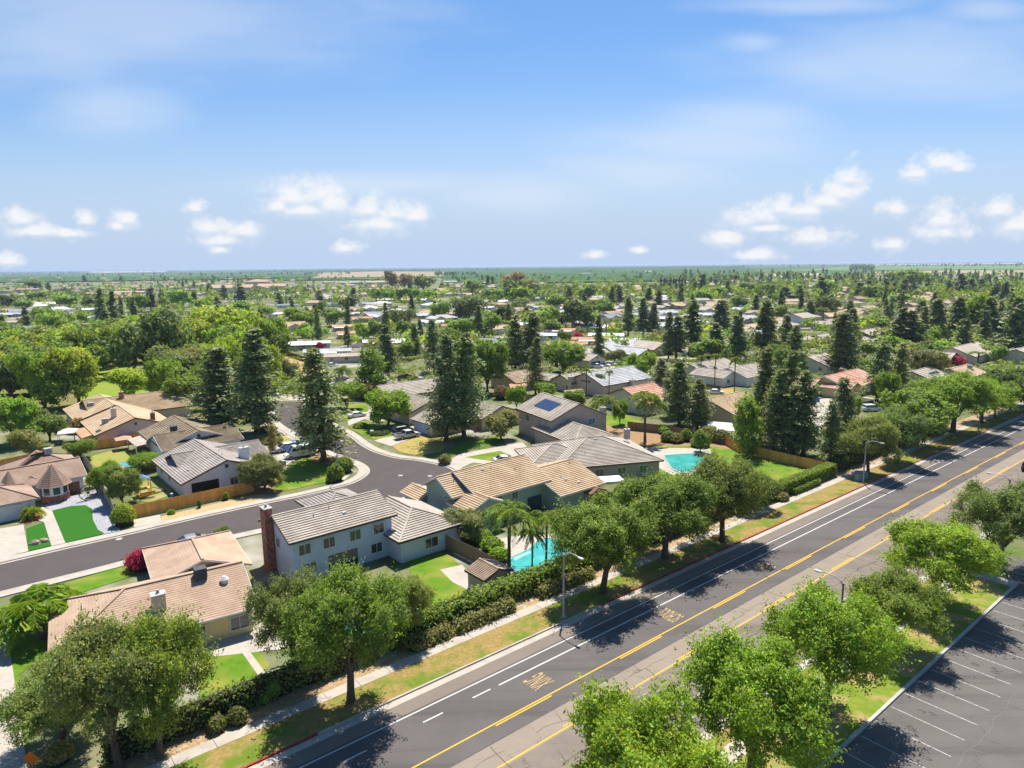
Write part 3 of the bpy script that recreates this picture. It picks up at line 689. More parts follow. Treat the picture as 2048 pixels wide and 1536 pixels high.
    def solar(s, M, u, v, nu, nv, vis):
        b = s.mb(); sg = 1 if v > 0 else -1
        for i in range(nu):
            for k in range(nv):
                pts = []
                for (a, c) in ((0,0),(1.6,0),(1.6,.95),(0,.95)):
                    uu = u+i*1.65+a; vv = v+sg*(k*1.0+c); x, y, _ = M['q'](uu, vv, 0); pts.append((x, y, s.rz(M, uu, vv)+.18))
                b.face(pts)
        b.build('solar_panel', SOLAR, M['roof'])
    def auto(s, faces=(310, 220), garage=None):
        for i, M in enumerate(s.mods):
            for fc in faces:
                W, half = s.side(M, fc)
                if half < 1.6: continue
                if garage == (i, fc): s.garage(M, fc, 0 if half < 4 else -half*.4); continue
                n = max(1, int(half*2/4.5))
                for k in range(n): s.win(M, fc, -half+half*2*(k+.5)/n, 1.5 if k % 2 else 1.1, 1.0, 2.15, 1)
def patio_cover(h, pts, z, mt, th=.14, posts=True):
    W = [G(*p, z) for p in pts]; b = h.mb(); b.prism(W, z-th, z, 0, True, True); o = b.build('patio_cover', mt, h.root)
    if posts:
        for p in W: q = h.mb(); q.box(p[0], p[1], (z-th)/2, .14, .14, z-th); q.build('post', TRIM, o)
    return o

# ------------------------------------------------------------------ vehicles
TYRE = mat('tyre_rubber', (.025,.025,.025), (.04,.04,.04), 8, .9); RIM = mat('wheel_rim', (.45,.46,.47), (.35,.36,.37), 5, .35, metal=.6)
def paint(n, c): return mat(n, c, tuple(x*.93 for x in c), 1, .28, spec=.6)
CARGLASS = mat('car_glass', (.02,.025,.03), (.03,.035,.045), 1, .05, spec=.9)
LAMPW = mat('headlight_lens', (.75,.77,.8), (.65,.67,.7), 2, .15, spec=.8); LAMPR = mat('taillight_lens', (.35,.02,.02), (.28,.02,.02), 2, .2, spec=.7)
def vehicle(kind, x, y, ang, pm, label, cat=None, name=None, group=None, scale=1.0):
    nm = name or {'sedan':'parked_car','suv':'parked_suv','pickup':'pickup_truck','van':'passenger_van'}[kind]
    rt = empty(nm, x, y, label, cat or {'sedan':'car','suv':'car','pickup':'pickup truck','van':'van'}[kind], group, math.radians(ang)); rt.scale = (scale,)*3
    S = {'sedan': dict(L=4.7, W=.92, body=[(-2.35,.45,.72,.80),(-2.2,.28,.95,.88),(-1.3,.25,1.02,.92),(0,.22,.97,.93),(1.0,.24,.93,.92),(1.9,.28,.82,.88),(2.25,.32,.70,.80),(2.35,.42,.60,.72)], cab=(-1.75,-.95,.45,1.25,.95,1.42,.84), wh=(-1.4,1.42), r=.33),
         'suv': dict(L=4.8, W=.96, body=[(-2.4,.5,.95,.84),(-2.3,.32,1.12,.92),(-1.3,.28,1.14,.96),(0,.26,1.10,.97),(1.1,.28,1.06,.95),(2.0,.32,.96,.90),(2.3,.4,.78,.82),(2.4,.5,.66,.76)], cab=(-2.2,-1.95,.5,1.3,1.08,1.72,.84), wh=(-1.45,1.45), r=.38),
         'pickup': dict(L=5.7, W=.98, body=[(-2.85,.55,1.05,.93),(-2.8,.45,1.12,.96),(-.9,.42,1.12,.97),(0,.40,1.12,.97),(1.2,.42,1.10,.96),(2.4,.45,1.02,.92),(2.75,.5,.85,.86),(2.85,.6,.7,.8)], cab=(-.95,-.75,.75,1.45,1.1,1.82,.84), wh=(-1.75,1.8), r=.41),
         'van': dict(L=6.0, W=1.0, body=[(-3,.5,1.2,.95),(-2.95,.4,1.3,.99),(-1.3,.38,1.32,1.0),(0,.38,1.3,1.0),(1.6,.4,1.25,.98),(2.6,.42,1.10,.93),(2.9,.48,.85,.88),(3,.6,.7,.8)], cab=(-2.97,-2.9,1.35,2.3,1.25,2.45,.86), wh=(-1.8,2.05), r=.37)}[kind]
    b = MB(); R = []
    for (xx, z0, z1, w) in S['body']:
        zm = z0+(z1-z0)*.5; R.append([(xx,-w*.86,z0),(xx,-w,z0+.12),(xx,-w,zm),(xx,-w*.93,z1-.04),(xx,-w*.78,z1),(xx,0,z1+.025),(xx,w*.78,z1),(xx,w*.93,z1-.04),(xx,w,zm),(xx,w,z0+.12),(xx,w*.86,z0)])
    for i in range(len(R)-1):
        for k in range(10): b.face([R[i][k], R[i+1][k], R[i+1][k+1], R[i][k+1]])
        b.face([R[i][10], R[i+1][10], R[i+1][0], R[i][0]])
    b.face(R[0][::-1]); b.face(R[-1])
    x0, x1, x2, x3, zb, zt, wf = S['cab']; w = S['W']*.90; wt = w*wf
    lo = [(x0,-w,zb),(x3,-w,zb),(x3,w,zb),(x0,w,zb)]; hi = [(x1,-wt,zt-.05),(x2,-wt,zt-.05),(x2,wt,zt-.05),(x1,wt,zt-.05)]
    # roof skin, pillars
    rf = [(x1+.02,-wt*1.02,zt-.05),(x2-.02,-wt*1.02,zt-.05),(x2-.02,wt*1.02,zt-.05),(x1+.02,wt*1.02,zt-.05)]
    top = [(x1+.2,-wt*.8,zt+.02),(x2-.2,-wt*.8,zt+.02),(x2-.2,wt*.8,zt+.02),(x1+.2,wt*.8,zt+.02)]
    for k in range(4): b.face([rf[k], rf[(k+1)%4], top[(k+1)%4], top[k]])
    b.face(top)
    for k in range(4): beam(b, lo[k], hi[k], .09, .09)
    for sg in (-1, 1):
        for f in ((.5,) if kind in ('sedan','pickup') else (.33,.66)):
            xa = x0+(x3-x0)*f; xb = x1+(x2-x1)*f; beam(b, (xa, sg*w, zb), (xb, sg*wt, zt-.05), .09, .07)
    b.build('body', pm, rt, bevel=.0)
    g = MB()
    for k in range(4): g.face([lo[k], lo[(k+1)%4], hi[(k+1)%4], hi[k]])
    g.build('window_glass', CARGLASS, rt)
    if kind == 'van':
        p = MB()     # painted lower side and rear panels below the window band
        for sg in (-1,1):
            p.face([(-2.98,sg*(w+.015),1.2),(x3,sg*(w+.015),1.2),(x3-.25,sg*(w-.0),1.55),(-2.96,sg*(w-.0),1.55)]); p.face([(-2.9,sg*(wt+.05),2.08),(1.35,sg*(wt+.05),2.08),(1.3,sg*(wt+.012),2.42),(-2.9,sg*(wt+.012),2.42)])
        p.build('side_panel', pm, rt)
    if kind == 'pickup':
        p = MB(); p.box(-1.85, 0, 1.14, 1.7, 1.55, .05); p.build('cargo_bed', DARK, rt)
        p = MB(); [p.box(-1.85, sg*.86, 1.2, 1.85, .12, .12) for sg in (-1,1)]; p.box(-2.8, 0, 1.2, .1, 1.6, .14); p.build('bed_rail', pm, rt)
    for wx in S['wh']:
        for sg in (-1, 1):
            t = MB(); r = S['r']; n = 18
            for k in range(n):
                a0, a1 = 2*math.pi*k/n, 2*math.pi*(k+1)/n; P0 = lambda a, rr, yy: (wx+rr*math.cos(a), yy, r+rr*math.sin(a))
                yo, yi = sg*(S['W']+.01), sg*(S['W']-.22)
                t.face([P0(a0,r,yo), P0(a1,r,yo), P0(a1,r,yi), P0(a0,r,yi)]); t.face([P0(a0,r,yo), P0(a1,r,yo), P0(a1,r*.62,yo), P0(a0,r*.62,yo)])
            wo = t.build('wheel', TYRE, rt); q = MB(); q.face([P0(2*math.pi*k/12, r*.63, sg*(S['W']-.01)) for k in range(12)]); q.build('rim', RIM, wo)
    xf = S['L']/2; zl = S['body'][-2][2]-.08
    for sg in (-1, 1):
        h = MB(); h.box(xf-.12, sg*S['W']*.62, zl, .16, .34, .14); h.build('headlight', LAMPW, rt)
        h = MB(); h.box(-xf+.05, sg*S['W']*.74, S['body'][1][2]-.2, .12, .2, .22); h.build('taillight', LAMPR, rt)
    return rt

# ------------------------------------------------------------------ street furniture
LAMPGREY = mat('galvanised_steel', (.42,.43,.43), (.34,.35,.35), 4, .5, metal=.3); LAMPDARK = mat('weathered_pole', (.20,.165,.145), (.15,.125,.11), 4, .8)
def street_lamp(x, y, ang, H, label, mt=None, arm=2.2, h0=0.15):
    rt = empty('street_lamp', x, y, label, 'street lamp', 'street lamps with curved arms', ang)
    b = MB(); b.cyl(0, 0, 0, h0, .32, .32, 12); b.cyl(0, 0, h0, .6, .17, .14, 10); b.build('base', CONC2, rt)
    b = MB(); b.tube([(0,0,.3),(0,0,H*.5),(0,0,H)], [.13,.105,.08], 10); b.build('pole', mt or LAMPGREY, rt, True)
    b = MB(); b.tube([(0,0,H-.35),(arm*.12,0,H+.15),(arm*.4,0,H+.42),(arm*.75,0,H+.46),(arm,0,H+.38)], [.06,.055,.05,.045,.04], 8); b.build('arm', LAMPGREY, rt, True)
    b = MB(); b.box(arm+.22, 0, H+.36, .62, .26, .12); b.box(arm+.26, 0, H+.28, .4, .2, .06); b.build('lamp_head', mat('lamp_head_grey', (.6,.6,.6), (.52,.52,.53), 3, .4), rt, bevel=.03)
    return rt
def fence(pts, h, mt, label, cat='fence', board=.145, name='wood_fence', cap=True, group=None):
    x0, y0 = pts[0]; rt = empty(name, x0, y0, label, cat, group); b = MB(x0, y0, 0); po = MB(x0, y0, 0); ra = MB(x0, y0, 0); r = random.Random(len(label))
    for (ax, ay), (bx, by) in zip(pts, pts[1:]):
        L = math.hypot(bx-ax, by-ay); A = math.atan2(by-ay, bx-ax); n = max(1, int(L/board))
        for k in range(n):
            f = (k+.5)/n; hh = h+r.uniform(-.02,.02); b.box(ax+(bx-ax)*f, ay+(by-ay)*f, hh/2+.03, L/n*.93, .025+r.uniform(0,.008), hh, A)
        for k in range(int(L/2.4)+1):
            f = k/max(1, int(L/2.4)); po.box(ax+(bx-ax)*f-.06*math.sin(A), ay+(by-ay)*f+.06*math.cos(A), (h-.05)/2, .1, .1, h-.05, A)
        for z in (.35, h-.3): ra.box((ax+bx)/2-.03*math.sin(A), (ay+by)/2+.03*math.cos(A), z, L, .05, .09, A)
    b.build('board_panel', mt, rt); po.build('post', mt, rt); ra.build('rail', mt, rt); return rt
def fence_px(pts, h, mt, label, **k): return fence([G(*p) for p in pts], h, mt, label, **k)
def lettering(txt, s, t, dirn, w, h, mt, name):
    """painted road lettering, w metres across the lane and h metres long; dirn -1 reads for traffic coming down the picture"""
    cu = bpy.data.curves.new('letters', 'FONT'); cu.body = txt; cu.align_x = 'CENTER'; cu.size = 1.0; cu.offset = 0.012; cu.space_character = 1.1
    tmp = bpy.data.objects.new('letters', cu); col.objects.link(tmp); dg = bpy.context.evaluated_depsgraph_get(); me = bpy.data.meshes.new_from_object(tmp.evaluated_get(dg))
    bpy.data.objects.remove(tmp); xs = [v.co.x for v in me.vertices]; ys = [v.co.y for v in me.vertices]
    kx = w/(max(xs)-min(xs)); ky = h/(max(ys)-min(ys)); mx = (max(xs)+min(xs))/2; my = (max(ys)+min(ys))/2
    for v in me.vertices:
        lx, ly = (v.co.x-mx)*kx, (v.co.y-my)*ky
        x, y = RT(s+dirn*ly, t-dirn*lx); v.co = (x, y, .020)
    me.materials.clear(); me.materials.append(mt); o = bpy.data.objects.new(name, me); col.objects.link(o); return tag(o, kind='structure')

# ================================================================== THE PLACE
# ------------------------------------------------------------------ ground, roads
SOIL = mat('garden_ground', (.20,.185,.105), (.09,.13,.032), .12, .95, .3, 6, c3=(.36,.33,.28), scale3=.045, lo3=.52, hi3=.66)
LAWN = mat('lawn_grass', (.115,.22,.016), (.080,.165,.014), 1.2, .9, .5, 30, c3=(.27,.25,.05), scale3=.3, lo3=.44, hi3=.70)
LAWNDRY = mat('dry_lawn', (.40,.29,.10), (.30,.235,.07), 1.8, .95, .5, 25, c3=(.17,.22,.04), scale3=.35, lo3=.5, hi3=.7)
VERGE = mat('verge_grass', (.36,.225,.09), (.20,.17,.05), 3.2, .95, .6, 22, c3=(.125,.18,.022), scale3=.28, lo3=.46, hi3=.60)
TURF = mat('artificial_turf', (.030,.135,.012), (.026,.115,.011), 12, .8, .2, 60)
GRAVEL = mat('grey_gravel', (.42,.42,.43), (.22,.22,.24), 7, .95, .8, 14, lo=.42, hi=.58)
REDGRAVEL = mat('red_gravel', (.32,.10,.055), (.22,.07,.045), 9, .95, .6, 20)
DIRT = mat('bare_dirt', (.47,.33,.17), (.38,.27,.14), .8, .95, .3, 10)
MULCH = mat('bark_mulch', (.36,.23,.12), (.24,.15,.08), 5, .95, .6, 20)
LEAFLIT = mat('leaf_litter', (.42,.29,.16), (.27,.18,.10), 5, .95, .6, 25, c3=(.5,.42,.32), scale3=1.4, lo3=.55, hi3=.65)
ASP = asphalt('street_asphalt', (.098,.083,.078), (.084,.071,.067), (.12,.105,.1), 0, 0)
ASPN = asphalt('new_asphalt', (.130,.116,.107), (.111,.100,.094), (.14,.135,.125), 0, .5)
ASPO = asphalt('old_asphalt', (.275,.225,.175), (.24,.198,.155), (.17,.145,.125), .35, 0)
ASPR = asphalt('worn_asphalt', (.225,.185,.152), (.175,.146,.122), (.12,.105,.095), .5, .8)
ASPP = asphalt('parking_asphalt', (.142,.130,.118), (.122,.112,.102), (.17,.16,.148), .35, .4)
WHITEP = mat('white_paint', (.56,.54,.51), (.43,.41,.39), 9, .7); YELP = mat('yellow_paint', (.74,.43,.045), (.62,.35,.04), 6, .7)
YELF = mat('faded_yellow_paint', (.50,.34,.13), (.24,.20,.15), 9, .8, lo=.45, hi=.62); WHF = mat('faded_white_paint', (.44,.42,.40), (.22,.205,.19), 5, .8, lo=.46, hi=.62)
REDK = mat('red_kerb_paint', (.36,.055,.04), (.26,.06,.05), 4, .8, c3=(.36,.3,.27), scale3=1.5, lo3=.62, hi3=.72)

def big_ground():
    mb = MB(); R = [(-45000, -300), (45000, -300), (45000, 50000), (-45000, 50000)]
    mb.face([(*p, 0) for p in R]); tag(mb.build('ground', SOIL), kind='structure')
big_ground()
S0, S1 = -30, 420
strip_st('main_road', S0, S1, 37.45, 46.2, .010, ASPN, 8)
strip_st('main_road', S0, S1, 34.95, 37.45, .006, ASPO, 8)
strip_st('main_road', S0, S1, 27.9, 34.95, .008, ASPR, 8)
strip_st('parking_lane', S0, S1, 44.75, 46.2, .013, ASPO if False else asphalt('lane_asphalt', (.205,.170,.138), (.18,.15,.122), (.22,.19,.16), .3, 0), 8)
strip_st('gutter', S0, S1, 46.2, 46.95, .018, CONC, 6); strip_st('gutter', S0, S1, 27.2, 27.9, .018, CONC, 6)
for a, b, mt in ((S0, 18.5, REDK), (18.5, 50, CONC), (50, 170, REDK), (170, S1, CONC)): strip_st('kerb', a, b, 46.95, 47.13, .15, mt, 6, .15)
strip_st('kerb', S0, S1, 27.0, 27.2, .15, CONC, 6, .15)
strip_st('verge', S0, S1, 47.13, 50.45, .12, VERGE, 6); strip_st('planting_bed', S0, S1, 51.65, 54.2, .10, LEAFLIT, 6)
s_ = S0
while s_ < 250:
    strip_st('sidewalk', s_+.02, s_+2.98, 50.45, 51.65, .14, CONC, 3, .14); s_ += 3.0
strip_st('sidewalk', 250, S1, 50.45, 51.65, .14, CONC, 8, .14)
strip_st('sidewalk', S0, 88, 24.3, 25.8, .14, CONC, 6, .14); strip_st('verge', S0, 88, 25.8, 27.0, .12, VERGE, 6)
strip_st('verge', S0, 88, 20.3, 24.3, .12, mat('verge_green', (.20,.235,.035), (.13,.2,.02), 1.6, .95, .6, 22, c3=(.36,.26,.11), scale3=.22, lo3=.47, hi3=.58), 6)
strip_st('kerb', S0, 88, 20.05, 20.3, .16, CONC2, 4, .16)
PK = [RT(S0, 20.05), RT(88, 20.05), RT(88, 27.0), RT(98, 27.0), RT(98, -45), RT(S0, -45)]
sheet('parking_lot', PK, .012, ASPP, world_pts=True)
sheet('sidewalk', [RT(88.2, 20), RT(90.2, 20), RT(90.2, 27), RT(88.2, 27)], .10, CONC, h=.1, world_pts=True)
# painted lines
for t0, w, m_, a, b in ((44.45,.15,WHITEP,S0,S1), (42.95,.17,WHITEP,26.3+7,S1), (39.15,.13,YELP,S0,S1), (35.15,.13,YELP,S0,S1), (31.0,.13,WHF,S0,S1), (29.5,.12,WHF,S0,S1)):
    strip_st('lane_line', a, b, t0-w/2, t0+w/2, .0165, m_, 8)
for a in (12.0, 18.7, 25.6, 30.5): strip_st('lane_line', a, a+1.9, 42.9, 43.05, .0165, WHITEP)
s_ = -14.0
while s_ < 330:      # short second yellow strokes inside each solid line
    strip_st('lane_line', s_, s_+6.0, 38.84, 38.97, .0165, YELP); strip_st('lane_line', s_+4, s_+9.5, 35.34, 35.46, .0165, YELP); s_ += 14.6
strip_st('pavement_joint', S0, S1, 37.40, 37.52, .0145, mat('joint_tar', (.09,.08,.078), (.13,.12,.11), 3, .9), 6)
k_ = 45.1-2.74*9
while k_ < 86:
    strip_st('stall_line', k_-.05, k_+.05, 14.6, 19.9, .019, WHF, 5); k_ += 2.74
lettering('XING', 36.3, 41.15, -1, 1.75, 2.3, YELF, 'road_lettering'); lettering('SCHOOL', 54.3, 41.0, -1, 2.35, 2.1, YELF, 'road_lettering'); lettering('SLOW', 72.3, 41.0, -1, 2.0, 2.3, YELF, 'road_lettering')
lettering('BIKE', 74.9, 30.2, 1, 1.0, 1.3, WHF, 'road_lettering'); lettering('LANE', 77.5, 30.2, 1, 1.0, 1.3, WHF, 'road_lettering')
def arrow(s, t):
    mb = MB()
    for p in ([(0,-.06),(1.1,-.06),(1.1,.06),(0,.06)], [(1.1,-.3),(1.7,0),(1.1,.3)]): mb.face([(*RT(s+a, t+b), .020) for a, b in p])
    tag(mb.build('road_arrow', WHF), kind='structure')
arrow(79.4, 30.2)
# long jagged cracks in the worn lanes and sealed joints
CRK = mat('crack_filler', (.07,.058,.05), (.10,.085,.075), 6, .9)
def crack(s0, s1, t0, seed, w=.05, wander=.5):
    r = random.Random(seed); mb = MB(); s, t = s0, t0; prev = None
    while s < s1:
        n_ = (s+r.uniform(.4, 1.3), t0+max(-wander, min(wander, t-t0+r.uniform(-.28,.28)))); ww = w*r.uniform(.4, 1.3)
        mb.face([(*RT(s, t-ww/2), .0175), (*RT(n_[0], n_[1]-ww/2), .0175), (*RT(n_[0], n_[1]+ww/2), .0175), (*RT(s, t+ww/2), .0175)])
        if r.random() < .25:
            d_ = r.choice((-1,1))*r.uniform(.6, 2.2); mb.face([(*RT(s, t), .0178), (*RT(s+.05, t), .0178), (*RT(s+r.uniform(-.6,.8), t+d_), .0178)])
        s, t = n_
        if r.random() < .05: s += r.uniform(2, 6)
    tag(mb.build('pavement_crack', CRK), kind='structure')
crack(26, 150, 33.5, 1, .07); crack(30, 120, 32.2, 2, .04, .8); crack(20, 110, 36.2, 3, .03, .6); crack(-5, 60, 30.3, 4, .03, .4)
for s_ in (28.0, 41.5, 52.3, 66.8, 83.0, 101.0): 
    mb = MB(); t_ = 37.3; r_ = random.Random(int(s_))
    while t_ > 31.4: n_ = t_-r_.uniform(.4, 1.0); o_ = r_.uniform(-.12,.12); mb.face([(*RT(s_, t_), .0177), (*RT(s_+.045, t_), .0177), (*RT(s_+.045+o_, n_), .0177), (*RT(s_+o_, n_), .0177)]); s_ += o_; t_ = n_
    tag(mb.build('pavement_crack', CRK), kind='structure')
def lot_crack(s0, t0, s1, t1, seed):
    r = random.Random(seed); mb = MB(); n = 26; P0 = None
    for k in range(n+1):
        p = RT(s0+(s1-s0)*k/n+r.uniform(-.2,.2), t0+(t1-t0)*k/n+r.uniform(-.2,.2))
        if P0: d = Vector((p[0]-P0[0], p[1]-P0[1])).normalized()*.02; mb.face([(P0[0]-d.y, P0[1]+d.x, .0165), (P0[0]+d.y, P0[1]-d.x, .0165), (p[0]+d.y, p[1]-d.x, .0165), (p[0]-d.y, p[1]+d.x, .0165)])
        P0 = p
    tag(mb.build('pavement_crack', mat('lot_crack', (.19,.175,.155), (.15,.14,.125), 5, .9)), kind='structure')
lot_crack(40, 14.2, 82, 13.6, 5); lot_crack(52, 19, 60, 6, 6); lot_crack(30, 9, 80, 8.2, 7); lot_crack(66, 18.5, 71, 5, 8)
OIL = mat('oil_stain', (.075,.068,.062), (.13,.12,.11), 2.5, .8, lo=.45, hi=.6)
mb = MB(); r_ = random.Random(4)
for k in range(26):
    s_, t_, q_ = 45.1+2.74*r_.randint(-3, 12)+1.37+r_.uniform(-.3,.3), r_.uniform(15.5, 19), r_.uniform(.12, .38); mb.face([(*RT(s_+q_*math.cos(a*.63)*r_.uniform(.8,1.2), t_+q_*1.4*math.sin(a*.63)*r_.uniform(.8,1.2)), .0162) for a in range(10)])
tag(mb.build('oil_stain', OIL), kind='structure')

# side street, cul-de-sac and their kerbs
UP = [(-140,1158),(0,1127),(128,1097),(256,1068),(384,1038),(512,1010),(600,992),(667,976),(705,965),(728,952),(735,941),(726,930),(702,919),(637,895),(594,870),(556,845),(545,822),(546,806)]
RIGHT = [(606,803),(616,822),(650,845),(694,867),(737,897),(787,914),(839,921),(887,931),(909,940),(914,954),(896,970),(862,984),(830,992),(790,1000)]
LOW = [(790,1000),(700,1022),(600,1043),(500,1064),(400,1086),(300,1110),(200,1136),(100,1161),(0,1186),(-140,1221)]
UPw = smooth_line([G(*p) for p in UP]); RIw = smooth_line([G(*p) for p in RIGHT]); LOw = smooth_line([G(*p) for p in LOW])
sheet('side_street', UPw+RIw+LOw[1:], .014, ASP, world_pts=True)
for nm, W in (('a', UPw), ('b', RIw), ('c', LOw)):
    offset_band('gutter', W, -.45, 0, .024, CONC); offset_band('kerb', W, 0, .15, .14, CONC, .14); offset_band('sidewalk', W, .15, 1.55, .135, CONC, .135)
mh = MB()
for px, py in ((801,951),(860,952),(238,1078)):
    x, y = G(px, py); mh.cyl(x, y, .014, .022, .42, .42, 16)
tag(mh.build('manhole_cover', CONC2), kind='structure')
# lots: lawns, paths, beds
def lot(nm, pts, mt, z=.05, h=0.0): return sheet(nm, pts, z, mt, h=h)
lot('lawn', [(104,1022),(140,1013),(170,1011),(184,1018),(186,1040),(196,1060),(209,1068),(131,1087)], TURF, .08)
lot('lawn', [(53,1058),(88,1045),(103,1092),(57,1103)], TURF, .08)
lot('gravel_bed', [(86,1012),(130,995),(176,985),(200,980),(236,1030),(240,1062),(205,1070),(196,1060),(186,1040),(184,1018),(170,1011),(140,1013),(104,1022)], GRAVEL, .06)
lot('garden_path', [(84,1014),(104,1022),(131,1087),(103,1093),(88,1045),(70,1040)], CONC, .075)
lot('driveway', [(-90,1080),(0,1058),(47,1050),(57,1103),(0,1119),(-110,1146)], CONC, .07)
lot('gravel_bed', [(48,1040),(85,1020),(86,1036),(52,1050)], REDGRAVEL, .09)
lot('driveway', [(268,1040),(320,1030),(324,1044),(268,1056)], CONC, .06)
lot('planting_bed', [(322,1033),(500,992),(560,990),(520,1003),(324,1045)], DIRT, .055)
lot('lawn', [(560,950),(600,918),(640,915),(672,928),(660,945),(650,965),(560,985),(545,975)], LAWN, .06)
lot('planting_bed', [(652,950),(665,938),(690,933),(706,945),(690,960),(660,968)], mat('cream_gravel', (.5,.43,.33), (.4,.34,.26), 6, .95), .075)
lot('planting_bed', [(512,960),(560,950),(560,985),(500,1000),(480,995)], MULCH, .05)
lot('planting_bed', [(618,912),(640,905),(678,920),(660,930),(630,926)], MULCH, .08)
lot('driveway', [(540,915),(575,905),(640,893),(700,920),(690,925),(640,905),(600,915),(566,935),(560,925)], CONC, .065)
lot('lawn', [(172,915),(230,900),(300,900),(320,925),(250,945),(200,945)], mat('lawn_mixed', (.22,.27,.05), (.30,.26,.08), .6, .95, .4, 20), .05)
lot('patio', [(225,930),(262,920),(296,925),(300,938),(250,940)], CONC, .07)
lot('lawn', [(275,965),(310,958),(340,975),(345,990),(300,1005),(262,1000)], mat('play_lawn', (.14,.22,.03), (.34,.27,.13), .5, .95, .4, 20), .05)
lot('planting_bed', [(512,870),(560,866),(590,880),(540,890),(512,885)], LAWNDRY, .055)
lot('garden_path', [(512,850),(545,848),(600,875),(590,882),(540,858)], CONC, .06)
lot('driveway', [(545,770),(608,768),(612,800),(545,803)], CONC, .06)
lot('lawn', [(686,812),(730,806),(738,822),(696,842),(684,832)], LAWN, .06)
lot('driveway', [(694,835),(735,818),(772,842),(745,845),(730,838),(697,852)], CONC, .055)
lot('lawn', [(697,853),(735,842),(765,855),(790,872),(748,880),(720,868)], LAWN, .062)
lot('driveway', [(748,882),(830,850),(856,865),(782,893)], CONC, .058)
lot('lawn', [(784,893),(850,868),(905,880),(880,905),(840,912),(800,905)], LAWNDRY, .06)
lot('lawn', [(880,925),(910,890),(1000,870),(1010,885),(920,905)], mat('lawn_plain', (.12,.20,.025), (.09,.16,.02), 1, .9, .4, 20), .055)  # lawn of two close greens, without dry patches
lot('driveway', [(888,928),(920,908),(1045,885),(1065,905),(1060,940),(1000,930),(945,926),(912,941)], CONC, .05)
lot('lawn', [(930,915),(1000,902),(1030,915),(1000,925)], LAWN, .065)
lot('lawn', [(1190,835),(1250,830),(1300,850),(1480,880),(1640,935),(1560,985),(1440,960),(1420,905),(1330,900),(1280,905),(1230,870)], LAWN, .05)
lot('lawn', [(1300,900),(1330,930),(1350,950),(1440,950),(1560,990),(1500,1010),(1280,980),(1240,940)], LAWN, .052)
lot('planting_bed', [(1200,850),(1330,862),(1480,882),(1500,905),(1420,893),(1290,892),(1230,878)], MULCH, .06)
lot('patio', [(1290,895),(1420,898),(1425,925),(1400,952),(1340,950),(1300,925)], CONC, .07)
lot('lawn', [(820,1110),(868,1100),(900,1112),(935,1145),(945,1165),(905,1210),(840,1235),(820,1200)], LAWN, .05)
lot('lawn', [(392,1310),(500,1285),(540,1330),(510,1370),(400,1400)], LAWN, .05)
lot('lawn', [(10,1240),(95,1200),(110,1290),(40,1350),(60,1500),(20,1380)], LAWN, .05)
lot('lawn', [(90,1180),(250,1130),(330,1110),(350,1125),(150,1190),(10,1225),(0,1215)], LAWN, .054)
lot('patio', [(375,1290),(530,1245),(560,1275),(600,1260),(600,1290),(560,1300),(390,1318)], CONC, .06)
lot('garden_path', [(472,1290),(486,1286),(530,1345),(545,1375),(525,1372),(515,1350)], CONC, .07)
lot('driveway', [(0,1240),(14,1260),(55,1536),(60,1700),(-80,1700),(-60,1240)], CONC, .06)
lot('patio', [(880,1140),(925,1130),(945,1160),(945,1185),(905,1165)], CONC, .06)
lot('patio', [(985,1080),(1060,1068),(1150,1070),(1140,1120),(1075,1165),(1020,1150),(1000,1120)], CONC, .055)
lot('patio', [(690,1240),(800,1215),(840,1235),(800,1270),(700,1290)], CONC, .055)
# park, pond, dry bank, cul-de-sac surrounds
lot('lawn', [(190,740),(260,735),(320,760),(300,800),(200,830),(150,790)], mat('park_lawn', (.15,.26,.02), (.24,.25,.05), .15, .95, .3, 6), .05)
lot('lawn', [(-200,700),(200,690),(450,690),(520,760),(520,850),(300,850),(150,830),(-200,900)], mat('wood_floor', (.13,.15,.04), (.20,.17,.07), .1, .95, .3, 4), .02)
lot('dirt_bank', [(335,715),(365,708),(368,745),(335,740)], DIRT, .07)
lot('dirt_bank', [(535,700),(600,718),(640,735),(640,775),(560,775),(540,760)], DIRT, .05)
lot('dirt_bank', [(-60,688),(130,668),(135,674),(0,686),(-60,694)], mat('dirt_path', (.5,.4,.26), (.42,.33,.21), .3, .95), .07)
lot('lawn', [(-60,698),(0,688),(120,676),(140,690),(-60,712)], mat('bank_grass', (.17,.22,.04), (.3,.26,.1), .2, .95), .06)
POND = mat('pond_water', (.05,.06,.03), (.10,.085,.03), .05, .08, spec=.8); lot('pond', [(540,715),(575,722),(605,745),(590,765),(545,768)], POND, .09)
# streets among the houses further out
for W in ([(1180,735),(1250,728),(1330,722),(1420,715)], [(1010,655),(1100,700),(1150,725)], [(1225,770),(1300,755),(1400,735),(1480,720)], [(1560,815),(1700,800),(1800,820),(1830,835)], [(640,700),(700,695),(735,682),(700,668)], [(1540,700),(1700,690),(1820,700),(2060,715)], [(1400,650),(1600,660),(1800,640)], [(200,600),(500,605),(800,600)], [(900,612),(1300,606),(1700,600)]):
    Wd = smooth_line([G(*p) for p in W]); offset_band('side_street', Wd, -4.5, 4.5, .03, ASP); offset_band('sidewalk', Wd, 4.6, 6.1, .035, CONC); offset_band('sidewalk', Wd, -6.1, -4.6, .035, CONC)
lot('driveway', [(1300,712),(1335,706),(1400,716),(1380,728),(1290,722)], CONC, .05)
lot('driveway', [(1180,728),(1235,725),(1245,738),(1175,742)], CONC, .05)
lot('lawn', [(1228,722),(1252,720),(1290,735),(1262,742),(1230,738)], LAWN, .052); lot('lawn', [(1400,776),(1470,773),(1470,792),(1405,790)], LAWNDRY, .052)
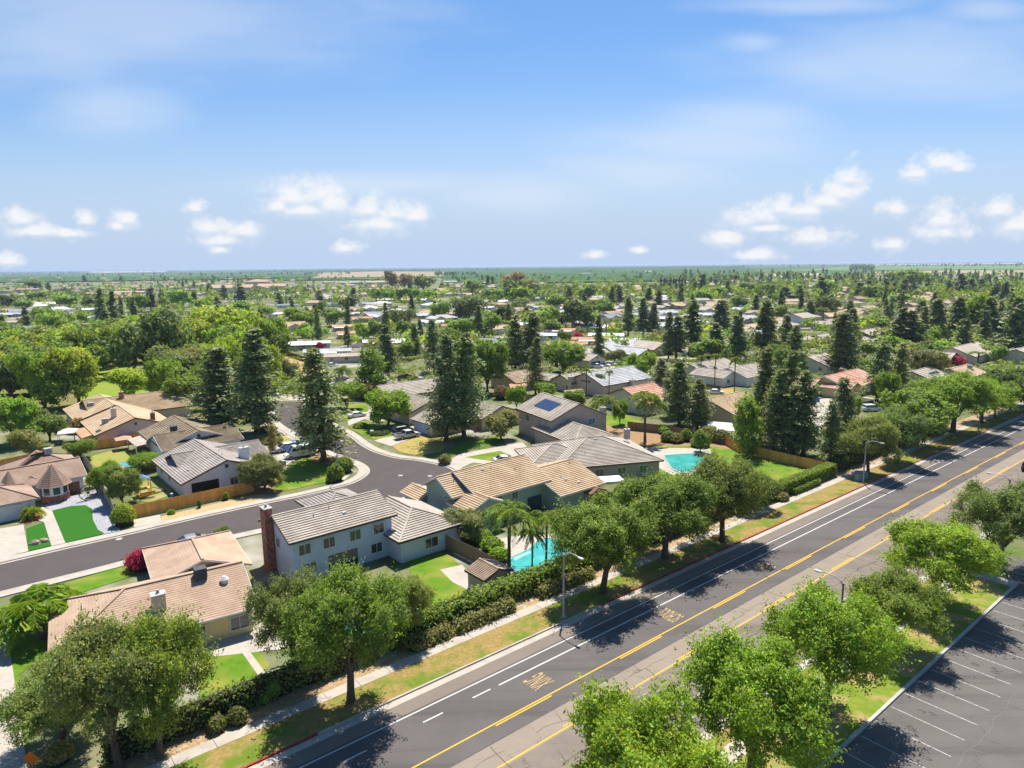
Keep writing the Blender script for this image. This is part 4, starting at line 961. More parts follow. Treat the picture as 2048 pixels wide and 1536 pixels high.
lot('lawn', [(1700,808),(1740,802),(1745,815),(1705,824)], LAWN, .052); lot('driveway', [(1628,800),(1660,796),(1690,830),(1640,860),(1620,840)], CONC, .05)
lot('driveway', [(1410,800),(1465,795),(1480,808),(1400,815)], CONC, .05)

# pools
WATER = mat('pool_water', (.03,.30,.27), (.09,.43,.38), .35, .06, .25, 3, spec=.8)
def pool(pts, label, coping=CONC2, bench=None):
    W = smooth_line([G(*p) for p in pts]+[G(*pts[0])], 6)[:-1]; cx = sum(p[0] for p in W)/len(W); cy = sum(p[1] for p in W)/len(W)
    rt = empty('swimming_pool', cx, cy, label, 'swimming pool'); b = MB(cx, cy, 0)
    V = [Vector((*p, .115)) for p in W]
    for tri in tessellate_polygon([V]):
        a, c, d = (V[i] for i in tri)
        if (c-a).cross(d-a).z < 0: c, d = d, c
        b.face([a, c, d])
    wt = b.build('water', WATER, rt)
    if bench: q = MB(cx, cy, 0); q.face([(*G(*p), .121) for p in bench]); q.build('shallow_bench', mat('pool_shallow', (.30,.62,.56), (.36,.66,.60), 1, .1, spec=.6), wt)
    k = MB(cx, cy, 0); n = len(W)
    sc_ = lambda p, f: (cx+(p[0]-cx)*f, cy+(p[1]-cy)*f)
    for i in range(n):
        a, c = W[i], W[(i+1) % n]; A, C_ = sc_(a, 1.07), sc_(c, 1.07)
        k.face([(*a,.16),(*c,.16),(*C_,.16),(*A,.16)]); k.face([(*a,.0),(*c,.0),(*c,.16),(*a,.16)]); k.face([(*A,.0),(*C_,.0),(*C_,.16),(*A,.16)])
    k.build('coping', coping, rt); return rt
pool([(1024,1116),(1058,1100),(1076,1084),(1100,1079),(1138,1082),(1142,1105),(1110,1128),(1080,1148),(1046,1150),(1022,1134)], 'curved turquoise pool behind the green house, below the palms', bench=[(1027,1117),(1058,1104),(1062,1107),(1046,1114),(1030,1123)])
pool([(1328,912),(1400,908),(1408,918),(1390,938),(1370,946),(1345,938)], 'angular turquoise pool in the lawn beside the big tan tiled house')
pool([(240,927),(262,922),(282,922),(285,932),(262,935),(246,933)], 'small fenced turquoise pool behind the mossy roofed house')
pool([(690,1255),(740,1235),(790,1232),(795,1250),(750,1268),(700,1275)], 'blue pool half hidden behind the trees near the tall grey house', CONC)

# ------------------------------------------------------------------ houses: the near ones first
h = House(80, 1000, 'single-storey house with brown shingles, pointed turret roofs and brick bay', roof='brown', wall='white')
m1 = h.mod(158, 915, 43, 22, 9.6, 2.8, .42, at=1.0); h.vents(m1, 3, 4)
m2 = h.mod(75, 904, 133, 9, 11, 2.8, .45, 'ae', at=.5); h.cooler(m2, 0, -1.5)
m3 = h.mod(-12, 972, 133, 9, 9.5, 2.7, .40, 'ae'); h.garage(m3, 313, 0, 5.0)
def turret(h, px, py, R, ze, zt, win=True, seg=8, rf='brown'):
    x, y = G(px, py); k_ = 1+(R-.5)/math.hypot(x, y); x *= k_; y *= k_; b = h.mb(); n = seg; a0 = math.radians(20)
    C = lambda r, z, k: (x+r*math.cos(a0+2*math.pi*k/n), y+r*math.sin(a0+2*math.pi*k/n), z)
    for k in range(n):
        for j in range(12):
            f0, f1 = j/12, (j+1)/12; b.face([C(R*(1-f0)+.05, ze+(zt-ze)*f0+.02, k), C(R*(1-f0)+.05, ze+(zt-ze)*f0+.02, k+1), C(max(.01,R*(1-f1)), ze+(zt-ze)*f1, k+1), C(max(.01,R*(1-f1)), ze+(zt-ze)*f1, k)])
            b.face([C(R*(1-f0)-.03, ze+(zt-ze)*f0-.03, k), C(R*(1-f0)-.03, ze+(zt-ze)*f0-.03, k+1), C(R*(1-f0)+.05, ze+(zt-ze)*f0+.02, k+1), C(R*(1-f0)+.05, ze+(zt-ze)*f0+.02, k)])
    o = b.build('turret_roof', ROOFS[rf], h.root)
    if win:
        w = h.mb(); w.prism([C(R-.6, 0, k)[:2] for k in range(n)], 1.0, ze+.1); w.build('bay_wall', WALLS['white'], h.root)
        w = h.mb(); w.prism([C(R-.5, 0, k)[:2] for k in range(n)], 0, 1.05); w.build('brick_base', BRICK, h.root)
        for k in range(n):
            p, q = C(R-.58, 0, k), C(R-.58, 0, k+1); mx, my = (p[0]+q[0])/2, (p[1]+q[1])/2
            if (mx-x)*-x+(my-y)*-y < 0: continue
            g = h.mb(); l = lambda f, z: (p[0]+(q[0]-p[0])*f, p[1]+(q[1]-p[1])*f, z); g.face([l(.18,1.25), l(.82,1.25), l(.82,2.35), l(.18,2.35)]); g.build('window', GLASS, h.root)
    return o
turret(h, 113, 1006, 2.5, 2.6, 5.9); turret(h, 26, 1010, 1.9, 2.6, 5.2, False)
m4 = h.mod(61, 953, 133, 5, 3.4, 2.7, .6, at=0.0, hip='a'); W_, _ = h.side(m4, 313); dr = h.mb(); dr.face([W_(-.6,.04,0), W_(.6,.04,0), W_(.6,.04,2.1), W_(-.6,.04,2.1)]); dr.build('door', TRIM, h.root)
bw = h.mb(); W_, _ = h.side(m1, 313); bw.face([W_(4.5,.05,0), W_(9.9,.05,0), W_(9.9,.05,1.9), W_(4.5,.05,1.9)]); bw.build('brick_base', BRICK, h.root)

h = House(200, 880, 'tan tiled house with a box cooler on its slope, farthest of the left row', roof='sand', wall='beige')
m1 = h.mod(213, 799, 130, 19, 16, 2.6, .34); h.cooler(m1, -1, 3.5); m2 = h.mod(268, 789, 40, 22, 19, 2.6, .30); h.chimney(m2, -3, -1.2, 1.5); h.vents(m2, 4, 2); h.win(m1, 310, 0, 1.2, 1, 2); h.auto((220,))
h = House(250, 880, 'tan tiled house with pinkish gable wall, wall chimney and salmon porch roof', roof='sand', wall='pinkb')
m1 = h.mod(253, 823, 130, 17.5, 15.5, 2.6, .34); h.chimney(m1, -.5, 2.6, 2.0, 1.3, .9, WALLS['pinkb']); h.cooler(m1, -2.2, 4.6); h.vent(m1, 310, 3.6); h.solar(m1, -7.2, 6.2, 1, 1, 0); h.chimney(m1, -7.5, -3.5, 1.6, .8, .8)
h.win(m1, 310, -3, 1.4, .9, 2.0); patio_cover(h, [(147,860),(185,850),(197,865),(163,877)], 2.5, ROOFS['orange'])
h = House(370, 900, 'house with mossy brown shake roof, white gable wall and patio cover', roof='moss', wall='white')
m1 = h.mod(371, 845, 130, 18.5, 14, 2.6, .36); h.cooler(m1, -2, 2.8, mat('cooler_dark', (.10,.11,.12), (.07,.08,.09), 3, .5)); h.vent(m1, 310, 3.7, .6); h.vents(m1, 6, 9); m2 = h.mod(466, 847, 40, 15, 12, 2.6, .34, '', at=1.0); h.vents(m2, 3, 3)
h.win(m1, 220, -3, 1.4, 1, 2.1); h.win(m1, 220, 3, 1.2, 1, 2.1); patio_cover(h, [(255,879),(293,867),(312,883),(272,893)], 2.3, ROOFS['taupe'])
h = House(440, 960, 'corner house with grey ribbed tile roof, pale wall and tall white chimney', roof='grey', wall='lilac')
m1 = h.mod(419, 898, 130, 18.5, 14.5, 2.7, .36); h.vents(m1, 7, 5); h.vent(m1, 310, 3.9, .55); m2 = h.mod(517, 880, 40, 15, 12, 2.7, .34, '', at=1.0); h.vents(m2, 4, 8)
h.chimney_at(492, 962, 5.9, 1.5, 1.1, 40, WALLS['white']); h.win(m1, 310, 1.0, 1.3, .9, 2.1); h.win(m1, 310, 4.2, 1.2, .5, 2.2, 1); h.win(m1, 220, -5, 1.2, 1, 2.1); h.win(m1, 220, 0, 1.2, 1, 2.1); h.win(m2, 310, 3, 1.6, 1, 2.1); h.win(m2, 40, 0, 1.4, 1, 2.1)
gp = h.mb(); W_, _ = h.side(m1, 310); gp.face([W_(-5.6,.03,.1), W_(-1.4,.03,.1), W_(-1.4,.03,2.4), W_(-5.6,.03,2.4)]); gp.build('porch_opening', DARK, h.root)
# tall grey house
h = House(640, 1130, 'two-storey pale blue-grey house with long tan tile roof and brick chimney', roof='taupe', wall='blue')
m1 = h.mod(655, 1006, 40, 14.0, 9.6, 5.3, .40); h.vents(m1, 4, 3); m2 = h.mod(668, 984, 130, 9, 8, 2.9, .38, 'ae', roof='grey'); m3 = h.mod(800, 1004, 130, 11, 10, 3.0, .38, 'a'); h.chimney(m1, -7.0, 1.8, 1.3, .9, 1.5, BRICK, 0)
for u in (-5, -2, 1.4, 4.6): h.win(m1, 310, u, 1.5, 3.3, 4.6)
for u in (-4.5, 4.2): h.win(m1, 310, u, 1.6, .9, 2.2)
W_, _ = h.side(m1, 310); g = h.mb(); g.face([W_(-2.2,.03,.1), W_(1.6,.03,.1), W_(1.6,.03,2.3), W_(-2.2,.03,2.3)]); g.build('patio_door', GLASS, h.root); h.win(m1, 220, 0, 1.2, 3.3, 4.5); h.win(m3, 310, 0, 2.0, .9, 2.2); h.win(m3, 220, 0, 1.4, .9, 2.2)
# pink-roofed house in the foreground
h = House(320, 1270, 'low foreground house with pinkish shingle roof, dark roof cooler and yellow wall', roof='pink', wall='yellow')
m1 = h.mod(372, 1150, 33, 17.5, 13, 2.7, .36, 'a'); m2 = h.mod(395, 1098, 123, 12, 10, 2.7, .36, 'e'); h.cooler(m1, 4.5, -.8, mat('cooler_dark', (.10,.11,.12), (.07,.08,.09), 3, .5)); h.chimney(m1, .3, -3.4, 1.4, 1.2, 1.0, WALLS['beige'])
x_, y_, _ = m1['q'](6.5, -2.2, 0); b_ = h.mb(); b_.cyl(x_, y_, 3.9, 4.6, .35, .35, 12); b_.cyl(x_, y_, 4.6, 4.95, .45, .15, 12); b_.build('dome_vent', TRIM, m1['roof'])
for u in (-5, -1, 3, 7): h.win(m1, 303, u, 1.8, .7, 2.1)
# green house by the pool
h = House(930, 1050, 'tall grey-green house with tan ribbed tiles, steep gables and round gable window', roof='sand', wall='green')
m1 = h.mod(872, 955, 40, 6.5, 7.9, 4.5, .52, at=0.0); m2 = h.mod(906, 944, 40, 13.5, 12.5, 4.3, .42, at=0.0); m3 = h.mod(1058, 941, 40, 9.5, 14, 2.9, .34, at=0.0); m4 = h.mod(842, 975, 130, 5, 4.5, 2.5, .4, at=.5)
h.vents(m1, 2, 3); h.vents(m2, 8, 6); h.vents(m3, 5, 2); m5 = h.mod(968, 992, 130, 5.5, 6.5, 3.6, .42, at=0.2)
W_, _ = h.side(m1, 220); b_ = h.mb(); n_ = 16
for k in range(n_): a0, a1 = 2*math.pi*k/n_, 2*math.pi*(k+1)/n_; beam(b_, W_(1.6+.32*math.cos(a0), .05, 3.9+.32*math.sin(a0)), W_(1.6+.32*math.cos(a1), .05, 3.9+.32*math.sin(a1)), .08, .08)
rw = b_.build('round_window', TRIM, h.root); b_ = h.mb(); b_.face([W_(1.6+.3*math.cos(2*math.pi*k/n_), .03, 3.9+.3*math.sin(2*math.pi*k/n_)) for k in range(n_)]); b_.build('pane', GLASS, rw)
h.win(m1, 220, -2.2, 2.0, .8, 1.9, 2); h.win(m1, 220, 1.2, .9, .4, 1.9, 0); h.win(m1, 310, 1.6, .9, 2.9, 4.0); h.win(m2, 310, -2.8, .9, 3.0, 4.0); h.win(m2, 310, 0, 1.2, 2.8, 4.0); h.win(m5, 220, 0, .9, 2.2, 3.2); h.win(m3, 310, 2, 1.8, .8, 2.2)
W_, _ = h.side(m2, 310); g = h.mb(); g.face([W_(2.4,.04,.1), W_(5.2,.04,.1), W_(5.2,.04,2.4), W_(2.4,.04,2.4)]); g.build('patio_door', GLASS, h.root)
# big tan house at the knuckle
h = House(1150, 900, 'large taupe two-storey house with solar panels and broad hipped lower roofs', roof='taupe', wall='taupe')
m1 = h.mod(1120, 796, 118, 15, 13.5, 5.4, .42); h.solar(m1, -3.2, 1.6, 4, 3, 0); h.chimney(m1, -5.2, -7.4, 1.2, 1.1, 1.0, WALLS['taupe'], 0); m2 = h.mod(1190, 874, 14, 19, 16, 2.8, .36, 'ae'); m3 = h.mod(1110, 888, 14, 12, 11, 2.8, .36, 'ae'); m4 = h.mod(1150, 846, 118, 16, 11, 3.0, .36, 'ae')
h.vents(m2, 3, 4); h.win(m1, 298, 3.4, 1.6, 3.6, 4.8, 1, glass=mat('pool_blue_glass', (.05,.25,.30), (.06,.2,.26), 1, .1)); h.win(m1, 298, -2.5, 1.6, 3.6, 4.8); h.win(m1, 208, -3, 1.8, 3.4, 4.8, 2); h.win(m1, 208, 2.6, 1.4, 3.4, 4.8); h.chimney(m2, 7, 2, 1.2, .9, .9, WALLS['taupe'])
for u in (-6, -2, 2, 6): h.win(m2, 284, u, 1.6, .9, 2.1)
# cul-de-sac houses
h = House(815, 830, 'tan tiled house with pale blue garage door facing the pickup drive', roof='taupe', wall='beige')
m1 = h.mod(828, 789, 130, 17, 14, 2.7, .36); m2 = h.mod(875, 824, 130, 8.5, 9, 2.6, .36); h.garage(m2, 220, -.3, 4.8, 2.2, mat('garage_door_blue', (.40,.55,.72), (.36,.5,.66), 2, .5)); h.win(m1, 220, 2.5, 2.0, .9, 2.1); h.win(m1, 310, 0, 1.4, .9, 2.1); h.vents(m1, 4, 2)
h = House(815, 790, 'tan house with twin small roof gables behind the oval street tree', roof='taupe', wall='tan')
m1 = h.mod(818, 763, 40, 20, 13, 2.6, .36); m2 = h.mod(781, 766, 130, 8, 6, 2.6, .45, at=0.2); h.vents(m1, 3, 5); h.cooler(m1, 5, 2); h.auto((310,220))
h = House(700, 780, 'grey-tan gabled house beside the top of the cul-de-sac', roof='taupe', wall='pinkb')
m1 = h.mod(716, 746, 40, 15, 12, 2.6, .36); m2 = h.mod(704, 758, 130, 12, 9, 2.6, .4); h.auto((310,220))
h = House(975, 850, 'tan gabled house with slim brick chimney behind the twin conifers', roof='taupe', wall='beige')
m1 = h.mod(962, 802, 130, 16, 12, 2.7, .36); h.chimney(m1, -6.5, 6.2, .6, .9, .6, BRICK, 0); h.win(m1, 310, 0, 1.5, .9, 2.1); h.win(m1, 220, -4, 1.2, .9, 2.1)
h = House(1040, 770, 'tan roofed house with open patio roof behind the slender conifer', roof='tan', wall='tan')
m1 = h.mod(1040, 741, 40, 14, 13, 2.6, .36); patio_cover(h, [(1018,768),(1052,764),(1058,775),(1022,782)], 2.4, ROOFS['orange']); h.auto((310,))
h = House(1110, 790, 'beige gable-ended house left of the palm row, taupe roof', roof='taupe', wall='cream')
m1 = h.mod(1121, 750, 40, 10, 10, 2.7, .40, at=0); m2 = h.mod(1088, 745, 130, 13, 8, 2.6, .34); h.win(m1, 220, 2.2, 1.0, .8, 1.9); h.win(m1, 220, -2.5, .8, .8, 2.0)
h = House(1190, 800, 'large beige gabled house with silvery roof behind the row of tall palms', roof='silver', wall='pinkb')
m1 = h.mod(1169, 746, 40, 21, 14.5, 3.2, .40, at=0); W_, _ = h.side(m1, 220)
for k in range(6): g = h.mb(); g.face([W_(-1.8+k*.62,.03,3.5), W_(-1.35+k*.62,.03,3.5), W_(-1.35+k*.62,.03,3.95), W_(-1.8+k*.62,.03,3.95)]); g.build('gable_vent', DARK, h.root)
h.chimney(m1, -11.2, 4.5, .3, 1.6, 1.1, WALLS['beige'], 0); h.chimney(m1, 1, -7.6, .6, 1.4, 1.2, WALLS['pinkb'], 0); h.win(m1, 310, 2, 1.6, .9, 2.1); patio_cover(h, [(1128,781),(1165,777),(1170,790),(1135,794)], 2.6, ROOFS['orange'])
h = House(1265, 800, 'house with orange-red tile roof behind the weeping palm', roof='red', wall='cream')
m1 = h.mod(1284, 770, 40, 15, 15, 2.8, .40); h.auto((310,220))
h = House(1445, 830, 'house with sand tile roof, square chimney and white patio cover below', roof='sand', wall='beige')
m1 = h.mod(1448, 790, 40, 14, 17, 2.8, .36); h.chimney(m1, -1.5, -5.2, 1.6, .9, .9, WALLS['beige']); patio_cover(h, [(1412,842),(1464,846),(1470,862),(1420,858)], 2.5, TRIM); h.vents(m1, 3, 3)
h = House(1680, 790, 'yellow-walled house with red tile roof and pale garage door', roof='red', wall='yellow')
m1 = h.mod(1684, 745, 40, 21, 14, 2.8, .36); h.chimney(m1, 4, 2, 1.2); m2 = h.mod(1634, 757, 130, 10, 9.5, 2.7, .40, at=0.1); h.garage(m2, 310, .2, 4.8, 2.3, mat('garage_door_blue', (.40,.55,.72), (.36,.5,.66), 2, .5)); m3 = h.mod(1708, 765, 130, 8, 8, 2.7, .40, at=.1); h.win(m3, 310, 0, 2.2, .7, 2.1, 3); h.vents(m1, 3, 2); h.win(m1, 310, -1, 1.2, .9, 2.1)
h = House(1640, 745, 'taupe roofed house just above the red tiled one', roof='taupe', wall='cream'); m1 = h.mod(1632, 709, 40, 13, 15, 2.7, .36); h.auto((310,220))
h = House(1930, 725, 'wide taupe house with cream walls, garage and red shrub in front', roof='taupe', wall='cream')
m1 = h.mod(1930, 689, 40, 27, 15, 2.8, .36); m2 = h.mod(1906, 705, 130, 10, 11, 2.7, .36, at=.1); h.garage(m2, 310, .3, 5.2, 2.2); m3 = h.mod(1889, 702, 130, 7, 5, 2.7, .4, at=.1); h.win(m1, 40, 0, 1.2, .9, 2.1); h.win(m1, 310, 8, 1.2, .9, 2.1)
h = House(1835, 770, 'low taupe house with a strip of roof solar panels beside the bright road trees', roof='taupe', wall='taupe'); m1 = h.mod(1842, 738, 40, 14, 13, 2.7, .36); h.solar(m1, -2, -2.6, 4, 1, 0); h.auto((310,220))
h = House(1915, 755, 'pinkish roof showing above the bright road trees', roof='pink', wall='beige'); m1 = h.mod(1918, 733, 40, 15, 11, 2.7, .36); h.cooler(m1, 3, -2); h.vents(m1, 3, 2)
h = House(1235, 712, 'blue-grey house with front gables and a double garage', roof='silver', wall='grey')
m1 = h.mod(1232, 681, 40, 22, 15, 2.7, .36); m2 = h.mod(1287, 697, 130, 11, 11, 2.7, .36, at=.2); h.garage(m2, 310, -1.2, 2.6, 2.2); W_, _ = h.side(m2, 310); m3 = h.mod(1250, 694, 130, 8, 6, 2.7, .42, at=.2); h.win(m3, 310, 0, 1.6, .9, 2.1); h.win(m2, 310, 2.4, 1.4, .9, 2.1)
h = House(1305, 705, 'tan roofed house right of the blue-grey one, behind two dark conifers', roof='taupe', wall='tan'); m1 = h.mod(1302, 682, 130, 14, 14, 2.7, .36); h.auto((310,220))
h = House(1185, 728, 'taupe house with black open garage behind three parked cars', roof='taupe', wall='cream')
m1 = h.mod(1172, 693, 40, 14, 13, 2.7, .36); m2 = h.mod(1192, 709, 130, 12, 9.5, 2.7, .38, at=.1); h.garage(m2, 310, -.8, 4.6, 2.1, DARK); h.vent(m2, 310, 3.1, .7)
h = House(1410, 760, 'long taupe roofed house behind a brown fence, left of two tall palms', roof='taupe', wall='cream'); m1 = h.mod(1415, 722, 40, 20, 12.5, 2.7, .36); m2 = h.mod(1425, 733, 130, 7, 6, 2.7, .42, at=.1); h.win(m2, 310, 0, 1.6, .8, 2.1); h.win(m1, 310, -6, 1.4, .9, 2.1)
h = House(1480, 770, 'white walled gabled house right of the white sedan lawn', roof='taupe', wall='white'); m1 = h.mod(1484, 731, 40, 15, 13, 2.7, .36); m2 = h.mod(1458, 742, 130, 12, 9, 2.7, .38, at=.1); h.win(m2, 310, -1.2, 1.4, .9, 2.1); h.win(m1, 310, 3, 1.4, .9, 2.1)
h = House(1590, 665, 'two-storey pale house with taupe roof above the dark conifer', roof='taupe', wall='lilac'); m1 = h.mod(1600, 626, 40, 17, 13, 5.0, .36); m2 = h.mod(1566, 642, 130, 10, 12, 2.7, .3, 'a'); h.auto((310,220))
MID = [(1560,648,40,13,12,'taupe','beige'),(1647,668,40,13,12,'taupe','grey'),(1718,674,40,10,10,'taupe','tan'),(1738,658,40,22,12,'taupe','grey'),(1662,638,40,15,11,'taupe','blue'),(1750,677,40,13,9,'taupe','beige'),(2045,695,40,16,13,'taupe','cream'),(1732,611,40,20,10,'tan','yellow'),(1995,624,40,18,12,'taupe','pinkb'),(1505,630,10,16,10,'silver','grey'),(1500,648,40,14,12,'sand','beige'),(1515,660,130,12,10,'silver','blue'),(1492,610,40,18,11,'silver','cream'),(1330,620,40,18,11,'silver','white'),(1335,606,40,18,11,'taupe','tan'),(1270,573,20,28,22,'tan','tan'),(1295,588,40,16,11,'taupe','white'),(1560,668,130,12,11,'pink','pinkb')]
for i, (px, py, an, L_, D_, rf, wl) in enumerate(MID):
    nm = {'taupe':'taupe','sand':'sandy','silver':'silver-grey','tan':'tan','pink':'pinkish'}[rf]
    h = House(px, py+14, None, 'low house with %s roof and %s wall' % (nm, {'pinkb':'pinkish','lilac':'pale','blue':'pale blue'}.get(wl, wl)), roof=rf, wall=wl, group='houses among the middle trees'); M_ = h.mod(px, py, an, L_, D_, 2.8, .34); h.mod(px-6, py+5, an+90, D_*.9, 9, 2.7, .34, at=.2); h.auto((310,))
# manufactured homes in rows
MOB = [(618,682,12,19,7.5,'white','white'),(655,697,12,19,8,'silver','white'),(693,706,12,17,8,'taupe','beige'),(778,678,14,24,8,'white','cream'),(692,662,10,9,9,'orange','yellow'),(686,649,12,12,9,'pink','tan'),(633,655,160,12,8,'slate','white'),(815,690,20,13,10,'silver','white'),(992,677,165,15,9,'slate','blue'),(734,646,12,11,9,'sand','beige'),(722,633,10,15,9,'orange','white'),(748,623,10,15,8,'slate','white'),(702,624,12,13,8,'silver','grey'),(667,606,40,14,9,'slate','white'),(697,606,130,13,9,'silver','white'),(734,604,40,14,10,'slate','white'),(575,608,12,18,8,'slate','white'),(762,614,12,16,8,'slate','cream'),(845,626,12,16,9,'silver','white'),(868,640,165,17,9,'white','blue'),(892,648,165,12,8,'orange','white'),
 (1120,656,168,17,8,'orange','white'),(1092,666,168,12,8,'white','blue'),(1180,674,170,24,8,'orange','white'),(1137,682,170,17,8,'orange','white'),(1108,687,165,18,8,'white','cream'),(1184,649,170,18,9,'silver','blue'),(1213,666,168,17,9,'white','white'),(1250,676,168,14,8,'white','white'),(1235,645,170,13,8,'orange','white'),(1060,612,170,15,8,'silver','white'),(1098,611,170,16,8,'orange','white'),(1120,620,170,16,8,'silver','grey'),(1140,614,170,15,8,'white','white'),(1220,613,170,14,8,'silver','blue'),(1325,632,170,16,9,'silver','white'),(1340,645,170,16,9,'white','white'),(1392,640,170,14,9,'white','white'),(1410,625,170,14,9,'silver','white'),(975,612,170,12,8,'silver','white'),(1000,600,170,16,9,'white','white'),
 (22,625,12,18,9,'silver','grey'),(30,653,12,22,9,'slate','blue'),(85,650,12,14,9,'slate','white'),(165,646,12,12,10,'slate','white'),(125,618,12,13,9,'slate','white'),(178,616,12,15,9,'white','white'),(18,641,12,12,9,'taupe','tan'),(55,633,150,15,9,'pink','beige'),(188,632,130,12,9,'silver','blue'),(555,625,12,16,9,'white','white'),(560,673,12,14,8,'taupe','white'),(820,652,20,12,9,'white','white'),(602,628,12,14,8,'silver','white'),(770,597,12,16,9,'white','white'),(560,590,12,18,9,'sand','white')]
CN = {'white':'white','silver':'silver-grey','taupe':'taupe','orange':'orange-brown','pink':'pinkish','slate':'blue-grey','sand':'sandy','tan':'tan','red':'red tile','grey':'grey','brown':'brown'}
for px, py, an, L_, D_, rf, wl in MOB:
    h = House(px, py+12, None, 'long low home with %s roof' % CN[rf], name='manufactured_home', cat='house', roof=rf, wall=wl, group='manufactured homes in rows'); M_ = h.mod(px, py, an, L_, D_, 2.5, .22, ov=.35); h.auto((290,))
    if rng.random() < .6:     # carport or awning on the camera side
        b = h.mb(); q = M_['q']; sg = -1 if an < 90 else 1; pts = [q(-L_*.4, sg*D_/2, 2.45), q(L_*.2, sg*D_/2, 2.45), q(L_*.2, sg*(D_/2+3), 2.3), q(-L_*.4, sg*(D_/2+3), 2.3)]; b.face(pts); b.face([(p[0],p[1],p[2]-.1) for p in pts[::-1]]); o = b.build('awning', ROOFS['white'], h.root)
        for p in pts[2:]: b = h.mb(); b.box(p[0], p[1], 1.15, .1, .1, 2.3); b.build('post', TRIM, o)
# large civic buildings with pink tile roofs
h = House(495, 585, 'wide building with pinkish tile roofs and taller block, far left of centre', name='school_building', cat='building', roof='pink', wall='beige')
h.mod(465, 569, 8, 62, 34, 7.5, .26); h.mod(515, 558, 8, 40, 34, 11, .28, 'ae'); h.mod(545, 567, 8, 44, 30, 7.5, .26); h.mod(520, 571, 98, 26, 24, 7, .26); h.auto((280,))
for px, py, L_, rf in ((258,582,44,'pink'),(57,577,34,'pink'),(225,585,30,'pink'),(130,575,30,'pink'),(290,576,26,'sand'),(10,580,26,'pink'),(950,569,34,'taupe'),(1052,572,26,'silver'),(1072,574,22,'taupe'),(900,562,28,'white'),(705,563,46,'silver'),(760,562,60,'sand'),(1170,546,40,'silver'),(1297,542,40,'white'),(215,542,90,'white'),(1030,579,24,'silver')):
    h = House(px, py+5, None, 'far wide building with %s roof' % CN[rf], name='large_building', cat='building', roof=rf, wall='beige', group='wide far buildings'); h.mod(px, py, 10, L_, L_*.42, 4.5, .18)

# scattered houses far behind, seen between the trees
rr = random.Random(21); HP = [tuple(o.location[:2]) for o in col.objects if o.type == 'EMPTY' and o.get('category') in ('house', 'building')]
def far_ok(x, y, d): return all((x-a)**2+(y-b)**2 > d*d for a, b in HP)
n_ = 0; FAR = []
for _ in range(9000):
    py = 556+rr.random()**1.1*125; px = rr.uniform(-30, 2080)
    if n_ >= 380: break
    if py < 566 and 620 < px < 1500: continue
    if py > 668 and px < 1500: continue
    if px < 560 and py > 632: continue
    if 150 < px < 560 and py > 600: continue
    x, y = G(px, py)
    if not far_ok(x, y, 19 if px < 1450 and py > 590 else 23): continue
    HP.append((x, y)); n_ += 1; pale = px < 1350
    rf = rr.choice(['silver','white','slate','sand','taupe','pink'] if pale and py > 590 else ['sand','pink','taupe','tan','sand'])
    FAR.append((py, px, x, y, rf, rr.choice(['cream','white','beige','pinkb']), rr.choice((40, 130, 12, 40)), rr.uniform(13, 19), rr.uniform(10, 13), rr.choice(['','ae','','e'])))
FAR.sort(key=lambda q: -q[0]); rest = MB(); RK = list(ROOFS); WK = ['cream','white','beige','pinkb']
for k, (py, px, x, y, rf, wl, a_, L_, D_, hp) in enumerate(FAR):
    if k < 228:
        h = House(px, py, None, 'distant house with %s roof' % CN[rf], roof=rf, wall=wl, group='distant houses between the trees'); h.mod(0, 0, a_, L_, D_, 2.8, .34, hp, world=(x, y))
        if h.dist < 620: h.mod(0, 0, a_+90, 12, 9, 2.7, .34, world=(x+rr.uniform(-4,4), y-4)); h.auto((310,))
    else:      # the smallest ones, farther off still, together
        A = math.radians(a_); q = lambda u, v, z: (x+math.cos(A)*u-math.sin(A)*v, y+math.sin(A)*u+math.cos(A)*v, z); a, b = L_/2, D_/2; zr = 2.8+.34*b; ri, wi = RK.index(rf), len(RK)+WK.index(wl)
        for sg in (-1, 1): rest.face([q(-a,sg*b,2.8), q(a,sg*b,2.8), q(a,0,zr), q(-a,0,zr)], ri); rest.face([q(-a+.5,sg*(b-.5),0), q(a-.5,sg*(b-.5),0), q(a-.5,sg*(b-.5),2.95), q(-a+.5,sg*(b-.5),2.95)], wi)
        for u in (-a+.5, a-.5): rest.face([q(u,-b+.5,0), q(u,b-.5,0), q(u,b-.5,2.9), q(u,0,zr-.1), q(u,-b+.5,2.9)], wi)
tag(rest.build('distant_houses', [ROOFS[k] for k in RK]+[WALLS[k] for k in WK]), 'the smallest farthest houses below the fields', 'houses', kind='stuff')
HP_EXTRA = [(q[2], q[3]) for q in FAR[228:]]

# ------------------------------------------------------------------ fences, walls, hedges
fence_px([(167,925),(185,950),(205,985),(234,1046)], 1.9, mat('fence_pale_wood', (.42,.33,.24), (.34,.26,.19), 3, .85, stretch=(1,1,.15)), 'weathered pale wooden fence between the turret house and play yard', name='wood_fence')
fence_px([(266,1036),(330,1023),(400,1008),(470,993),(508,984)], 1.9, WOOD_O, 'long orange cedar fence along the side street by the corner house')
fence_px([(185,900),(240,893),(290,880)], 1.9, WOOD_O, 'orange wooden fence behind the yard with the small pool')
fence_px([(-20,945),(40,932),(90,920)], 1.9, WOOD_O, 'short orange fence at the left edge behind the turret house')
fence_px([(250,948),(320,940)], 1.2, WOOD_D, 'low dark picket fence below the small pool', board=.3)
fence_px([(860,1085),(905,1105),(960,1132),(1015,1165)], 2.0, WOOD_B, 'brown wooden fence between the green lawn and the pool garden')
fence_px([(1255,860),(1330,868),(1450,890)], 1.9, WOOD_B, 'brown fence behind the garden with the angular pool')
